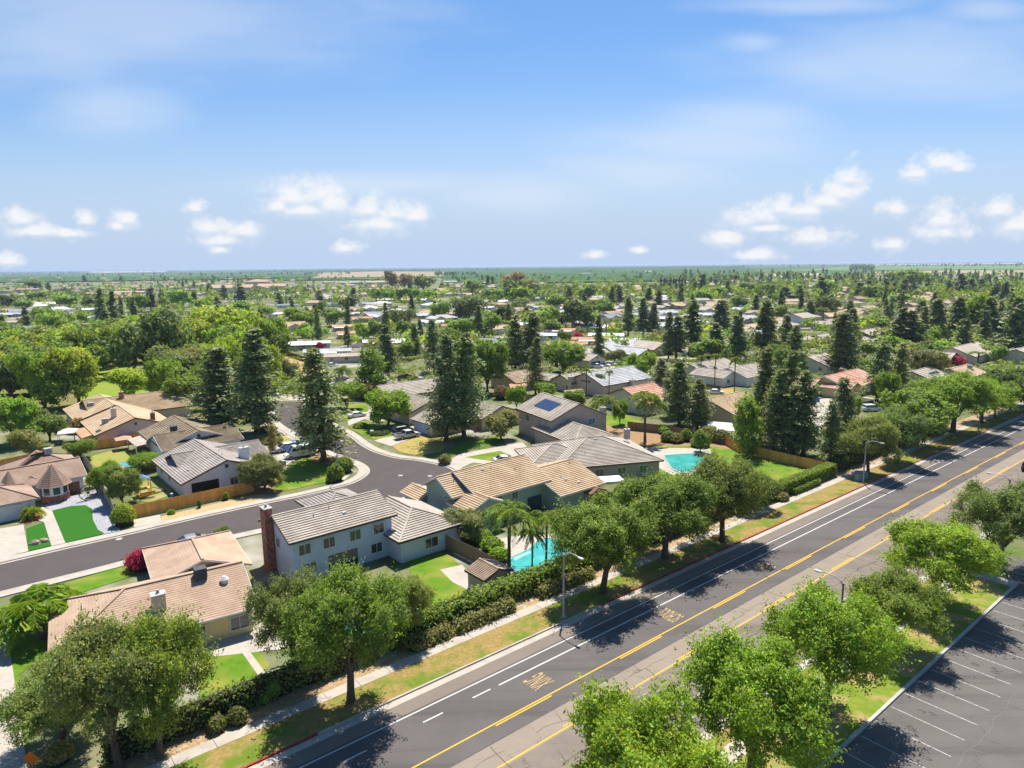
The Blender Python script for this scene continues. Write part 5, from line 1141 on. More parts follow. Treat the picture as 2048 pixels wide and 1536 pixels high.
fence_px([(1450,890),(1476,905),(1560,925),(1645,945)], 1.9, WOOD_O, 'orange-tan fence under the dark conifers by the lawn')
fence_px([(1380,775),(1440,785)], 1.8, WOOD_D, 'dark fence before the long taupe roofed house')
fence_px([(796,763),(815,759),(858,772)], 1.9, WOOD_D, 'dark brown fence behind the twin-gabled cul-de-sac house', board=.4)
fence_px([(548,703),(580,714),(622,728)], 2.0, WOOD_D, 'dark brown wall fence above the dry pond bank', board=.5)
fence_px([(-20,677),(60,674),(132,668)], 2.0, mat('fence_blue_grey', (.10,.11,.14), (.08,.09,.11), 3, .9), 'long dark blue-grey fence beside the dirt path at far left', board=.6)
fence_px([(1010,800),(1080,808),(1130,812)], 1.8, WOOD_B, 'brown fence behind the big taupe house', board=.3)
def hedge_st(s0, s1, t0, t1, H, tint, label, size=.13, dens=70, rough=.12, **k):
    n = max(1, int((s1-s0)/12)); a, b = RT(s0, (t0+t1)/2), RT(s1, (t0+t1)/2); L_ = math.hypot(b[0]-a[0], b[1]-a[1]); D_ = t1-t0
    return leafy_box('hedge', (a[0]+b[0])/2, (a[1]+b[1])/2, L_, D_, H, math.atan2(b[1]-a[1], b[0]-a[0]), tint, int(dens*(2*L_*H+L_*D_)), size, label, 'hedge', rough=rough, **k)
hedge_st(5, 27.5, 53.4, 54.4, 2.4, 'M', 'tall thin hedge with bare brown twiggy face at the near corner', dens=42, rough=.14)
hedge_st(28.5, 66, 53.6, 55.4, 2.1, 'G', 'long shaggy green hedge between the pool gardens and sidewalk', size=.17, dens=55, rough=.2)
hedge_st(91, 114, 52.5, 54.2, 2.1, 'G', 'clipped bright green hedge beside the open lawn', dens=75, rough=.08)
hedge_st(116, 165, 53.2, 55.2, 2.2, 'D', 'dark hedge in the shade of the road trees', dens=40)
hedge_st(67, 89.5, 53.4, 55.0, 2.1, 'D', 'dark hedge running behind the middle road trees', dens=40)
hedge_st(99, 107, 51.75, 52.4, 1.0, 'G', 'short clipped rounded hedge before the bright green hedge', dens=110, rough=.09)
for a, b, lb in ((30, 34.6, 'pale dry-leaved shrub row nearest the camera along the sidewalk'), (35.4, 42.6, 'longer pale shrub row next along the sidewalk'), (46.5, 54.5, 'olive shrub row beside the street lamp')): hedge_st(a, b, 51.95, 53.1, 1.0, 'O', lb, size=.14, dens=120, rough=.22)
BZ = (.17,.175,.05)
shrub_px(435, 1462, 1.3, 1.2, BZ, 'left of two small yellow-green bushes by the sidewalk', n=1500); shrub_px(476, 1447, 1.4, 1.3, BZ, 'right of two small yellow-green bushes by the sidewalk', n=1600)
shrub_px(545, 1398, 1.3, 2.0, 'B', 'young bright green shrub standing before the brown hedge', n=1500); shrub_px(528, 1408, .9, 1.0, 'B', 'tiny bright shrub left of the young green one', n=700)
shrub_px(118, 1522, 1.8, 1.3, 'T', 'yellow-green bush at the bottom left corner', n=1500)
shrub_px(249, 1050, 2.7, 2.9, 'Y', 'rounded yellow-green bush at the corner of the orange fence', n=7000, size=.11)
for px, py, w, hh, ti, lb in ((343,1028,1.0,.6,'B','small green tuft on the dirt strip'),(399,1016,.5,1.2,'G','thin sapling bush before the orange fence'),(452,1000,.7,1.1,'B','small bright sapling near the end of the orange fence'),(672,962,2.6,2.6,'G','round clipped bush left of the corner lamp post'),(688,945,3.0,2.6,'G','larger clipped bush right of the corner lamp'),(663,965,1.6,1.2,'G','smallest clipped bush at the corner lamp'),(560,935,1.2,1.1,'D','dark bush beside the van drive'),
    (500,935,1.6,1.2,'D','low bush beside the tall white chimney'),(985,1100,2.6,1.5,'B','bright green shrub in the pool garden, upper'),(965,1085,2.4,1.6,'B','light shrub near the green house wall'),(1000,1120,2.4,1.4,'B','green shrub with reddish tips beside the pool'),(955,1075,1.8,1.6,'G','leafy shrub under the small patio tree'),
    (1352,885,2.6,1.7,'O','round olive bush along the far garden fence'),(1372,882,2.2,2.2,'G','taller round bush along the far garden fence'),(1336,883,2.6,1.9,'G','green bush left end of the fence planting'),(1400,893,3.4,1.8,'O','wide bush at the right end of the pool lawn'),(1420,880,4.2,2.6,'O','large rounded bush by the orange-tan fence'),(1442,885,3.2,2.4,'O','yellowish bush against the orange-tan fence'),(1330,868,2.4,1.6,'B','small bush by the garden fence corner'),(1425,868,5.0,1.8,'T','yellow flowering shrubs below the white patio cover'),
    (890,928,2.0,1.6,'O','grey-green bush at the wide drive entrance'),(722,855,3.2,.9,'G','low spreading shrub between the two lawns'),(760,868,4,.8,'D','dark ground shrub in the tree shade'),(545,885,4,1.0,'O','low yellowish shrub beside the van'),(590,891,3,.9,'Y','clipped low yellow-green shrub behind the van'),(535,862,3.5,1.0,'O','low shrub in the dry front bed'),
    (1845,838,3,1.4,'D','dark shrub under the road trees'),(60,1225,3.2,1.6,'O','low shrub bed beside the big fan palm'),(1560,1000,2.4,1.2,'O','low shrub beside the open verge'),(1500,1000,3,1.6,'D','dark shrub in the lawn corner')):
    shrub_px(px, py, w, hh, ti, lb, size=.14 if py > 940 else .2)
for px, py, w, hh, lb in ((288,1136,3.6,2.2,'pink flowering bush beside the foreground house drive'),(1916,733,5,3.2,'red flowering shrub in front of the wide taupe house')): shrub_px(px, py, w, hh, (.42,.035,.10), lb, name='flowering_shrub', n=4500 if py > 900 else 1600, size=.11 if py > 900 else .25)
for px, py, w, hh, ti, lb in ((1155,684,5,4.2,'R','pink-flowered crape myrtle among the manufactured homes'),(940,685,4,3,'R','red flowering crown behind the tall conifers'),(640,700,3.4,3.2,'R','dark red-leaved shrub beside the grey roofs'),(46,650,4.5,3.0,'R','crimson bush among the left rooftops'),(404,580,7,3.5,'R','pink blossoms near the pinkish roofed building'),(1003,798,4,3.4,'W','rusty red shrub right of the twin conifers'),(740,800,5,4.0,'W','orange-tinged bush beside the cul-de-sac house'),(1616,690,4.4,4.2,'Y','round bright yellow tree left of the dark conifer'),(1725,741,5.5,4,'B','bright green bush beside the red tiled house'),(160,865,4,3,'W','reddish shrub below the pinkish gable house')):
    shrub_px(px, py, w, hh, ti, lb, name='shrub', n=1700, size=.28)
shrub_px(578, 778, 22, 2.2, 'G', 'long dark green hedge mound behind the cul-de-sac cars', n=4000, size=.35)
ORD = 'first second third fourth fifth sixth seventh eighth ninth tenth eleventh twelfth thirteenth fourteenth fifteenth sixteenth seventeenth eighteenth nineteenth twentieth'.split()

# ------------------------------------------------------------------ trees along the main road
VG = 'broadleaf trees along the main road verge'
def road_tree(s, t, kind, tint, w, h, label): x, y = RT(s, t); return add_tree(kind, tint, x, y, w, h, label, lod=3 if s < 120 else None, group=VG)
def edge_tree(px, py, kind, tint, wm, hm, label, **k): x, y = G(px, py); return add_tree(kind, tint, x, y, wm, hm, label, group=VG, **k)
edge_tree(702, 1404, 'vase', 'G', 10.0, 11.6, 'broad green tree with thick trunk on the near left verge', lod=3)
edge_tree(592, 1350, 'vase', 'M', 7.0, 8.8, 'leafy tree just behind the near hedge, left of the thick-trunked verge tree', lod=3)
edge_tree(812, 1282, 'vase', 'M', 5.6, 6.4, 'rounded tree at the hedge gap before the blue pool', lod=3)
edge_tree(240, 1540, 'vase', 'M', 8.2, 11, 'dark leafy tree at bottom left, left of two pale trunks', lod=3)
edge_tree(320, 1516, 'vase', 'G', 7.6, 10.8, 'taller dark tree at bottom left, right of two pale trunks', lod=3)
edge_tree(125, 1490, 'vase', 'M', 7.4, 6.0, 'low spreading tree beside the drive at the left edge', lod=3)
edge_tree(150, 1400, 'wide', 'G', 6.5, 4.2, 'small rounded garden tree left of the pink-roofed house', lod=3)
edge_tree(1205, 1187, 'vase', 'G', 11.6, 10.4, 'drooping olive-green tree beside the street lamp and pool', lod=3)
edge_tree(1329, 1117, 'vase', 'G', 12.4, 10.4, 'wide dark green road tree right of the lamp tree', lod=3)
edge_tree(1444, 1084, 'vase', 'M', 11, 11.4, 'grey-green road tree in front of the angular pool', lod=3)
edge_tree(1275, 1040, 'street', 'M', 6.0, 5.8, 'smaller tree between the road trees and the tan tiled house', lod=3)
edge_tree(1500, 1015, 'wide', 'D', 8.2, 4.6, 'low dark tree behind the grey-green road tree', lod=3)
edge_tree(1736, 950, 'street', 'M', 9.6, 9.8, 'dark road tree beside the second street lamp', lod=3)
edge_tree(1797, 925, 'street', 'M', 9.8, 9.4, 'dark road tree casting a large round shadow', lod=3)
edge_tree(1833, 893, 'vase', 'G', 13, 11, 'broad mid-green tree behind the verge, left of the bright one', lod=2)
edge_tree(1905, 866, 'vase', 'B', 17, 12.4, 'largest bright green spreading tree along the far verge', lod=3)
edge_tree(1963, 846, 'vase', 'B', 11.0, 9.8, 'bright green tree right of the largest spreading one', lod=3)
edge_tree(1990, 837, 'street', 'G', 9.0, 8.5, 'green road tree near the right edge', lod=2)
edge_tree(2018, 827, 'street', 'D', 12.0, 10.5, 'dark spreading tree at the right edge of the verge', lod=2)
edge_tree(2050, 815, 'street', 'D', 12.0, 10.0, 'darkest road tree cut by the right edge', lod=2)
edge_tree(2110, 800, 'street', 'G', 11.0, 10.0, 'farthest road tree beyond the right edge', lod=1)
PG = 'broadleaf trees between the road and parking lot'
def lot_tree(x, y, kind, tint, w, h, label): return add_tree(kind, tint, x, y, w, h, label, lod=3, group=PG)
lot_tree(7.6, 34.6, 'vase', 'B', 9.4, 11.2, 'bright tree at the bottom centre, nearest beside the parking lot')
lot_tree(16.2, 41.8, 'vase', 'B', 9.4, 10.8, 'second nearest bright tree beside the parking lot')
lot_tree(25.2, 49.9, 'vase', 'B', 9.6, 10.4, 'bright tree whose forked trunk stands at the parking kerb')
lot_tree(35.7, 59.2, 'vase', 'G', 8, 7, 'smaller olive-green tree in the parking verge row')
lot_tree(44.4, 67.4, 'vase', 'B', 11, 9, 'wide bright tree near the parking lot entrance')
lot_tree(57.5, 76.5, 'vase', 'M', 10.5, 9.8, 'dull grey-green tree at the right edge beside the lamp')
lot_tree(1.0, 27.6, 'vase', 'B', 5.5, 5.0, 'tree just below the bottom edge of the verge row')

# ------------------------------------------------------------------ near garden trees
tree_px('redwood','C',648,695,924,92,'tall dense dark conifer on the front lawn beside the white van')
tree_px('redwood','C',440,690,862,84,'dark conifer behind the grey tiled corner house')
tree_px('redwood','C',515,652,868,86,'taller dark conifer left of the cul-de-sac road')
tree_px('redwood','C',893,668,884,70,'left of twin tall conifers beside the pickup drive')
tree_px('redwood','C',928,662,876,72,'right of twin tall conifers beside the pickup drive')
tree_px('column','B',747,697,792,60,'upright oval bright street tree above the white sedan', lod=2)
tree_px('round','B',776,782,852,86,'rounded bright tree on the lawn above the pickup', lod=2)
tree_px('round','B',694,766,818,62,'bright bushy tree right of the lawn conifer', lod=2)
tree_px('round','O',528,916,982,80,'olive bushy tree against the tall white chimney', lod=3)
tree_px('round','O',1003,824,880,62,'soft green tree beside the slim brick chimney', lod=2)
tree_px('round','M',248,935,1010,66,'grey-green small tree in the play yard', lod=3)
tree_px('round','B',218,928,985,52,'leafy tree along the pale fence in the play yard', lod=3)
tree_px('round','G',164,880,918,52,'round green tree behind the turret house', lod=3)
tree_px('dome','B',292,908,940,56,'vine-covered bright green arbour beside the small pool', lod=3, name='leafy_tree')
tree_px('round','B',185,940,975,24,'small bright tree between the turret house and pale fence', lod=3)
tree_px('round','O',935,1020,1082,84,'yellowish olive tree before the grey-green house', lod=3)
tree_px('column','T',545,850,905,18,'nearly bare pale sapling beside the white van', lod=2)
tree_px('round','B',33,795,890,88,'bright green rounded tree at left edge behind the turret house')
tree_px('round','M',100,822,882,60,'feathery green tree right of the bright left edge tree')
tree_px('round','O',60,860,915,62,'straggly yellow-green tree above the turret house')
tree_px('queen','P',1018,998,1140,92,'front queen palm with tall trunk beside the curved pool')
tree_px('queen','P',1064,1050,1140,46,'short queen palm leaning over the curved pool')
tree_px('queen','P',1092,1012,1132,62,'queen palm behind the curved pool, right of the others')
tree_px('datepalm','B',85,1145,1275,150,'big feathery palm left of the foreground house')
tree_px('sago','Y',66,1000,1038,36,'short stout palm in the red gravel bed')
tree_px('sago','G',445,1044,1076,34,'dark round sago palm beside the side street')
tree_px('queen','P',1210,784,862,58,'queen palm left of the orange-red roof')
tree_px('queen','P',1290,780,885,66,'big weeping palm in front of the orange-red roof')
tree_px('queen','P',686,728,785,34,'palm behind the lawn conifer near the grey-tan house')
for i, (px, yt, yb, w, lb) in enumerate([(1172,731,792,20,'first of the tall thin palms before the beige gabled house'),(1198,744,788,21,'second thin palm, before the beige gabled house'),(1218,737,794,16,'third thin palm, at the beige chimney'),(1099,730,768,18,'thin palm between the dense oval tree and conifer'),(1281,722,765,18,'thin palm inside the round tree by the street'),(1343,716,748,15,'small palm beside the centre street'),(1401,708,757,19,'palm left of the long taupe roofed house'),(1429,703,774,19,'tall thin palm before the long taupe roofed house'),(1468,707,792,21,'tall thin palm beside the parked white hatchback'),(1212,640,684,18,'tall palm among the orange mobile home roofs'),(1300,725,762,14,'slim palm beside the round street tree'),(1645,612,650,24,'palm right of the two-storey pale house'),(1955,700,738,34,'palm right of the red shrub')]):
    tree_px('tallpalm', 'P', px, yt, yb, w, lb)
tree_px('dome','G',1128,684,746,76,'large dense oval green tree at the centre', lod=2)
tree_px('round','B',1282,706,768,52,'round green tree at the centre street corner')
tree_px('column','B',1493,793,912,52,'bright green columnar tree before the dark conifers', lod=2)
tree_px('wide','O',1846,696,760,84,'wide olive-grey tree left of the solar roofed house', lod=2)

# ------------------------------------------------------------------ conifers and broadleaf trees further out
CON = [(777,646,754,38),(868,638,745,40),(706,576,606,14),(205,575,657,25),(228,581,654,26),(302,575,622,24),(327,577,614,18),(420,565,597,14),(449,570,599,16),(483,566,605,24),(390,582,612,14),(435,592,624,18),(242,552,564,7),(170,550,564,9),(97,565,582,9),(366,562,580,7),(388,563,580,7),
 (1030,628,742,50),(1062,624,738,52),(1071,672,790,38),(1139,572,610,15),(1224,572,610,17),(1240,568,612,19),(1256,588,677,28),(1286,595,677,28),(1306,606,677,27),(1297,573,604,15),(1316,578,620,19),(1360,564,607,17),(1337,622,718,28),(1352,632,720,36),(1379,600,707,48),(1404,548,582,15),(1391,562,592,18),(1453,560,588,13),(1440,598,667,46),(1431,645,714,38),(1474,628,722,40),(1525,600,717,46),(1510,590,627,18),(1321,715,805,40),(1358,718,852,56),(1394,757,862,48),(1340,740,835,40),
 (1683,622,746,60),(1588,650,740,38),(1573,572,604,31),(1599,570,604,18),(1645,552,600,28),(1721,565,598,29),(1736,560,597,22),(1771,555,588,21),(1789,563,590,14),(1806,558,594,23),(1824,565,594,16),(1786,545,572,14),(1856,553,586,18),(1893,560,590,18),(1921,546,590,25),(1942,557,590,20),(1961,557,584,16),(1988,565,602,23),(2006,560,603,25),(1871,594,688,46),(1911,592,684,46),(1976,594,690,44),(2030,592,712,58),(1796,614,702,42),(1823,620,704,46),(1753,680,805,54),(1789,685,800,44),
 (1520,690,885,54),(1566,700,900,62),(1606,740,912,64),(1545,735,905,60),(1688,755,915,62),(1660,800,930,46),(1585,770,915,55),(1015,560,590,14),(1052,612,650,24),(820,560,585,10),(976,549,570,8),(985,551,570,8),(1700,600,640,24),(1660,590,625,18),(1620,600,640,22),(1840,600,640,26),(1940,610,650,28),(1476,585,620,18),(1545,570,606,20),(560,585,612,16),(640,580,606,14),(120,590,612,12),(1170,585,615,14)]
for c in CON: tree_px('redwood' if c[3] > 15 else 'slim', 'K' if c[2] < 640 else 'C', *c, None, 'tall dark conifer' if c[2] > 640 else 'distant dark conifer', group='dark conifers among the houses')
for i in range(9): tree_px('cypress', 'K', 1322+i*6, 554+(i%3)*1.5, 578, 5, None, 'narrow dark cypress', group='narrow cypresses in a row')
BRD = [('wide','M',290,622,745,138),('wide','G',340,640,735,90),('round','B',90,702,818,92),('round','D',25,715,800,90),('round','Y',20,705,790,60),('round','Y',158,698,812,92),('wide','G',30,686,742,80),('wide','M',85,684,742,72),('wide','G',130,680,738,64),('wide','G',175,658,734,66),('round','G',214,654,735,58),('round','D',196,700,748,44),('round','Y',266,740,795,72),('round','B',330,720,806,62),('round','G',375,740,820,72),('round','O',385,698,760,66),
 ('wide','Y',430,614,695,96),('round','Y',398,640,705,64),('wide','Y',482,626,705,84),('wide','Y',455,676,775,92),('round','B',520,640,735,62),('round','Y',534,688,790,60),('round','G',425,730,800,70),('round','M',500,700,790,60),
 ('wide','B',112,626,668,62),('round','B',90,614,648,40),('round','B',136,640,671,40),('round','B',162,625,648,30),('round','D',17,590,618,30),('round','B',277,590,624,40),('round','B',365,580,615,42),('round','B',410,595,625,34),('round','B',483,602,631,42),('round','B',137,590,615,38),('round','G',78,582,603,36),('round','G',48,600,621,32),('round','M',182,592,618,36),
 ('round','Y',532,611,635,32),('round','D',640,603,631,25),('round','B',597,617,655,52),('round','B',622,620,656,40),('round','G',669,617,653,44),('round','B',552,636,705,44),('wide','B',625,655,684,64),('round','B',604,646,676,26),('round','B',727,647,681,30),('round','G',752,640,681,30),('wide','D',800,618,660,62),('round','G',815,642,680,38),('round','B',880,604,641,38),('wide','D',937,594,645,68),('round','B',925,637,680,50),('round','B',977,630,676,48),('round','D',1002,612,655,46),('round','G',975,684,785,74),('round','O',583,720,765,34),('round','G',902,658,730,60),('round','G',945,680,770,60),
 ('round','B',755,577,602,30),('round','B',780,579,602,26),('round','B',805,576,604,32),('round','B',832,578,604,30),('round','B',860,580,602,28),('wide','O',847,550,584,42),('round','W',785,543,577,26),('round','W',810,548,577,26),('round','M',945,561,588,38),('round','G',985,575,603,42),
 ('round','B',1046,574,603,42),('round','G',1040,597,623,36),('wide','B',1082,614,658,72),('round','D',1155,600,662,62),('round','M',1198,596,628,42),('round','O',1230,699,726,36),('round','B',1090,767,800,42),('round','B',1034,772,818,38),('round','B',1406,581,603,34),('round','B',1432,574,595,38),('round','G',1495,565,590,32),('round','G',1524,568,598,30),('round','Y',1230,652,678,28),
 ('wide','D',1645,592,634,58),('round','B',1752,631,662,52),('round','G',1730,684,720,46),('round','B',1795,589,615,42),('round','G',1962,673,694,32),('round','B',1998,694,726,28),('round','B',1863,654,694,36),('round','B',1955,590,682,60),('wide','B',1825,541,574,62),('round','G',1400,860,905,34),('round','G',1150,780,815,40),('round','G',1240,800,850,30),('round','G',1770,745,815,46),('round','B',1700,790,845,34),('round','G',1580,700,760,60),('round','G',1560,690,735,50),('round','B',1380,760,800,34),('round','G',1025,560,600,46),('wide','W',1032,546,580,48),
 ('round','G',1115,590,618,38),('round','G',1178,570,600,36),('round','O',1060,560,592,34),('round','G',1210,600,632,36),('round','M',1480,590,622,34),('round','G',1700,660,700,40),('round','G',1660,700,735,36),('round','G',70,560,580,30),('round','G',560,655,690,38),('round','B',1650,560,590,36),('round','G',1750,570,602,40),('round','G',1900,640,680,44),('round','G',2010,640,690,46),('round','D',700,590,618,36),('round','G',1105,640,668,34),('round','G',1130,660,690,26),('round','D',1130,625,655,34),('round','G',1460,690,725,34),('round','G',1555,610,645,34)]
TN = {'B':'bright green leafy tree','Y':'yellow-green leafy tree','G':'mid-green leafy tree','M':'grey-green leafy tree','D':'dark green leafy tree','O':'olive leafy tree','W':'brownish leafy tree'}
# the wood at the left, tree by tree
rw_ = random.Random(3)
for _ in range(400):
    px, yb = rw_.uniform(-30, 560), rw_.uniform(672, 800)
    if 185 < px < 330 and yb > 735: continue
    if yb > 770 and px > 120: continue
    if px < 190 and yb < 692: continue
    if sum(1 for q in BRD if q[1] == 'w_') >= 0 and any(abs(px-q[2]) < 26 and abs(yb-q[4]) < 13 for q in BRD): continue
    hh = rw_.uniform(46, 66)*(yb-531)/200; BRD.append((rw_.choice(['wide','round','round']), rw_.choice('GGBMYG'), px, yb-hh, yb, rw_.uniform(56, 78)*(yb-531)/200))
print('listed leafy trees', len(BRD))
for k_, ti, *c in BRD: tree_px(k_, ti, *c, None, TN[ti], group='leafy trees among the houses')
# fill the gaps between roofs as the photograph does; the smallest go into the mass of woodland
HP2 = [(o.location.x, o.location.y) for o in col.objects if o.type == 'EMPTY' and o.get('category') in ('house', 'building')]+HP_EXTRA
rf_ = random.Random(5); SPOTS = []; n_con = 0
for _ in range(30000):
    if len(SPOTS) >= 900: break
    py = 556+rf_.random()**1.1*165; px = rf_.uniform(-20, 2070); x, y = G(px, py)
    if py > 640 and 560 < px < 700 and rf_.random() < .6: continue
    if py < 562 and 600 < px < 1000: continue
    if 600 < px < 740 and py > 700: continue
    if any(abs(x-a) < 8.5 and -19 < y-b < 7.5 for a, b in HP2): continue
    if 560 < px < 1500 and 592 < py < 690 and rf_.random() < .45: continue
    if any((x-a)**2+(y-b)**2 < (r+4.0)**2*.42 for a, b, r in TREES): continue
    con = rf_.random() < (.26 if px > 1300 else .10); big = rf_.uniform(7, 12.5); h_ = rf_.uniform(4.5, 8) if not con else rf_.uniform(11, 19)
    TREES.append((x, y, big/2)); SPOTS.append((x, y, big, h_, con, py, rf_.choice('BBGGGMDOYB')))
SPOTS.sort(key=lambda q: -q[5]); n_l = 0; REST = []
for x, y, big, h_, con, py, ti in SPOTS:
    if con and n_con < 60: n_con += 1; add_tree('redwood', 'K' if py < 640 else 'C', x, y, big*.6, h_, None, 'distant dark conifer', group='dark conifers among the houses')
    elif not con and n_l < 30: n_l += 1; add_tree(('round','wide','round','dome')[n_l % 4 if n_l % 8 else 3], ti, x, y, big, h_, None, 'small '+TN[ti], group='leafy trees among the houses')
    else: REST.append((x, y, big, h_, ti))
NL = [o for o in col.objects if o.type == 'EMPTY' and o.name.startswith('leafy_tree')]

# ------------------------------------------------------------------ everything beyond counting: orchards, far woods
def far_mass(name, zones, tint, seed, leaf=1.6, per=16, con=0.0):
    r = rs(seed); C, U, W, T = [], [], [], []
    for (x0, x1, y0, y1, n, hmin, hmax) in zones:
        px = r.uniform(x0, x1, n); u = r.uniform(0, 1, n)
        # even on the ground between the two picture rows
        for a, q in zip(px, u):
            ya, yb = G(a, y1)[1], G(a, y0)[1]; Y = 1/(1/ya+(1/yb-1/ya)*q) if q < .6 else ya+(yb-ya)*r.uniform(0,1)
            xx = G(a, y1)[0]/ya*Y; hh = r.uniform(hmin, hmax); w = hh*r.uniform(.5, .9); isc = r.uniform() < con
            z = r.uniform(.1, 1, per)**.8*hh; rad = w*.55*(np.sqrt(np.clip(1-((z/hh-.5)/.56)**2, .02, 1)) if not isc else (1.05-z/hh)*.75); an = r.uniform(0, 6.283, per)
            d = np.stack([np.cos(an), np.sin(an), np.full(per, .35)], 1); c = np.stack([xx+rad*np.cos(an), Y+rad*np.sin(an), z], 1)
            s = leaf*(hh/7)*(Y/1500)**.3; uu, ww = leaf_axes(r, per, d, s, .75, .28); C.append(c); U.append(uu); W.append(ww); T.append(np.repeat((np.array(TINT[r.choice(list('BGGMDOYD' if tint == 'G' else 'KKCD'))])/np.array(TINT[tint])*np.clip(1+r.normal(0,.18), .6, 1.5))[None], per, 0))
    me = quads_mesh(name, np.concatenate(C), np.concatenate(U), np.concatenate(W), tones(r, sum(map(len, C)), np.concatenate(T), .1), [LEAF])
    o = bpy.data.objects.new(name, me); col.objects.link(o); o.color = (*TINT[tint], 1); return o
def spot_mass(name, spots, seed, per=70):
    """crowns of the many small trees as one mass of leaves, each where its tree stands"""
    r = rs(seed); C, U, W, T = [], [], [], []; base = np.array(TINT['G'])
    for x, y, w, h, ti in spots:
        d = unit(r.normal(size=(per,3))); d[:,2] = np.abs(d[:,2])*1.2-.35*(r.uniform(size=per) < .3); per_ = per; q = r.uniform(.6, 1.08, (per,1)); lob = 1+.18*np.sin(np.arctan2(d[:,1], d[:,0])*3+x)[:,None]
        c = d*np.array([w*.46, w*.46, h*.5])*q*lob+np.array([x, y, h*.48]); u, ww = leaf_axes(r, per, d, .085*w, .7, .3)
        C.append(c); U.append(u); W.append(ww); T.append(np.repeat((np.array(TINT[ti])/base*np.clip(1+r.normal(0,.12), .7, 1.3))[None], per, 0))
    C, U, W, T = map(np.concatenate, (C, U, W, T))
    me = quads_mesh(name, C, U, W, (T*tones(r, len(C), None, .1)).astype(np.float32), [LEAF]); o = bpy.data.objects.new(name, me); col.objects.link(o); o.color = (*TINT['G'], 1); return o
tag(spot_mass('small_trees', REST, 41), 'many small garden trees between the far rooftops', 'trees', kind='stuff')
# garden shrubs and flower beds round every house, too many to count
rg = random.Random(9); SH = []
for _ in range(9000):
    py = 558+rg.random()*215; px = rg.uniform(-30, 2080); x, y = G(px, py)
    if any(abs(x-a) < 8.5 and -10 < y-b < 8 for a, b in HP2) or (600 < px < 760 and py > 690) or (140 < px < 420 and py > 720): continue
    w = rg.uniform(1.2, 4.2); SH.append((x, y, w, w*rg.uniform(.5, .8), rg.choice('BGGMOYDG')))
tag(spot_mass('garden_shrubs', SH, 42, 26), 'garden shrubs and beds scattered round the houses', 'shrubs', kind='stuff')
tag(far_mass('woodland', [(-80,620,556,606,620,4,9),(560,1100,556,612,380,4,9),(1000,1600,552,604,680,5,11),(1500,2130,548,604,620,5,11),(-80,2130,600,640,120,3,5)], 'G', 31), 'continuous green canopy of far garden trees between the distant roofs', 'trees', kind='stuff')
tag(far_mass('windbreak_trees', [(-80,160,541.5,547,160,9,15),(150,700,540,545,120,7,12),(1000,1500,531,536,110,7,12),(1300,2130,526,534,260,8,14),(1700,1745,531,541,50,12,18),(640,1000,536,541,90,7,12),(870,950,546,553,40,9,14),(-80,700,545,552,130,6,12),(1160,1330,541,548,40,5,9)], 'K', 32, 2.2, 12, .2), 'dark distant tree belts along the horizon fields', 'trees', kind='stuff')
tag(far_mass('conifer_stand', [(1360,1900,545,575,150,11,19),(1880,2130,545,580,60,11,18),(300,520,555,570,40,9,14),(900,1100,553,566,30,8,14)], 'K', 33, 1.4, 18, 1.0), 'dark far stand of conifers behind the right hand roofs', 'trees', kind='stuff')
# orchards: rows of low crowns as a bumpy green layer; fields as flat sheets
ORCH = mat('orchard_canopy', (.050,.105,.022), (.028,.062,.016), .035, .95, .6, .12, lo=.4, hi=.6, c3=(.075,.14,.03), scale3=.004)
VINE = mat('vineyard_rows', (.060,.115,.028), (.042,.085,.022), .03, .95, c3=(.10,.15,.04), scale3=.002)
DRYF = mat('dry_field', (.37,.27,.18), (.32,.24,.155), .01, .95, c3=(.27,.23,.11), scale3=.003); PALEF = mat('pale_field', (.42,.36,.25), (.36,.32,.22), .01, .95)
def orchard(name, pts, z, mt, label=None):
    W = [Vector((*G(*p), z)) for p in pts]; b = MB()
    for tri in tessellate_polygon([W]):
        a, c, d = (W[i] for i in tri)
        if (c-a).cross(d-a).z < 0: c, d = d, c
        b.face([a, c, d])
    for i in range(len(W)): a, c = W[i], W[(i+1) % len(W)]; b.face([(a.x,a.y,0),(c.x,c.y,0),(c.x,c.y,z),(a.x,a.y,z)])
    o = b.build(name, mt); return tag(o, label, 'orchard' if label else None, kind='stuff' if label else 'structure')
orchard('field', [(-400,564),(2400,546),(2400,523.2),(-400,547.0)], .4, VINE)
orchard('orchard', [(880,571),(1500,560),(1520,545),(1500,536),(890,541)], 3.0, ORCH, 'wide dark green orchard behind the centre trees')
orchard('orchard', [(-100,568),(440,560),(620,556),(640,551),(-100,556)], 3.0, ORCH, 'green orchard band at the left behind the pink roofs')
orchard('orchard', [(480,545),(1500,534.5),(1500,530.5),(480,539.5)], 3.5, ORCH, 'thin dark orchard band just under the horizon')
orchard('orchard', [(560,562),(780,560),(780,556),(560,557)], 2.6, ORCH, 'short orchard strip before the dry field')
orchard('field', [(612,556),(780,554),(1010,550),(1000,545),(760,543),(640,546)], .9, DRYF)
orchard('field', [(840,553),(1160,547),(1160,541),(880,543)], .8, VINE)
orchard('field', [(1720,551),(2100,553),(2100,541),(1900,541),(1750,544)], 1.0, DRYF)
orchard('field', [(1560,542),(2100,538),(2100,530),(1700,533)], .9, mat('green_field', (.14,.22,.06), (.11,.18,.05), .01, .95)); orchard('field', [(1540,556),(1640,552),(1640,547),(1500,549)], 1.1, PALEF)
orchard('field', [(1200,536),(1300,535),(1300,533),(1200,534)], 1.2, PALEF); orchard('field', [(180,546),(330,544),(330,541.5),(180,543)], 1.1, PALEF); orchard('field', [(900,540),(1100,538),(1100,536),(900,537.5)], 1.3, PALEF); orchard('field', [(1750,531),(2100,527),(2100,525.5),(1750,529.5)], 1.0, PALEF)

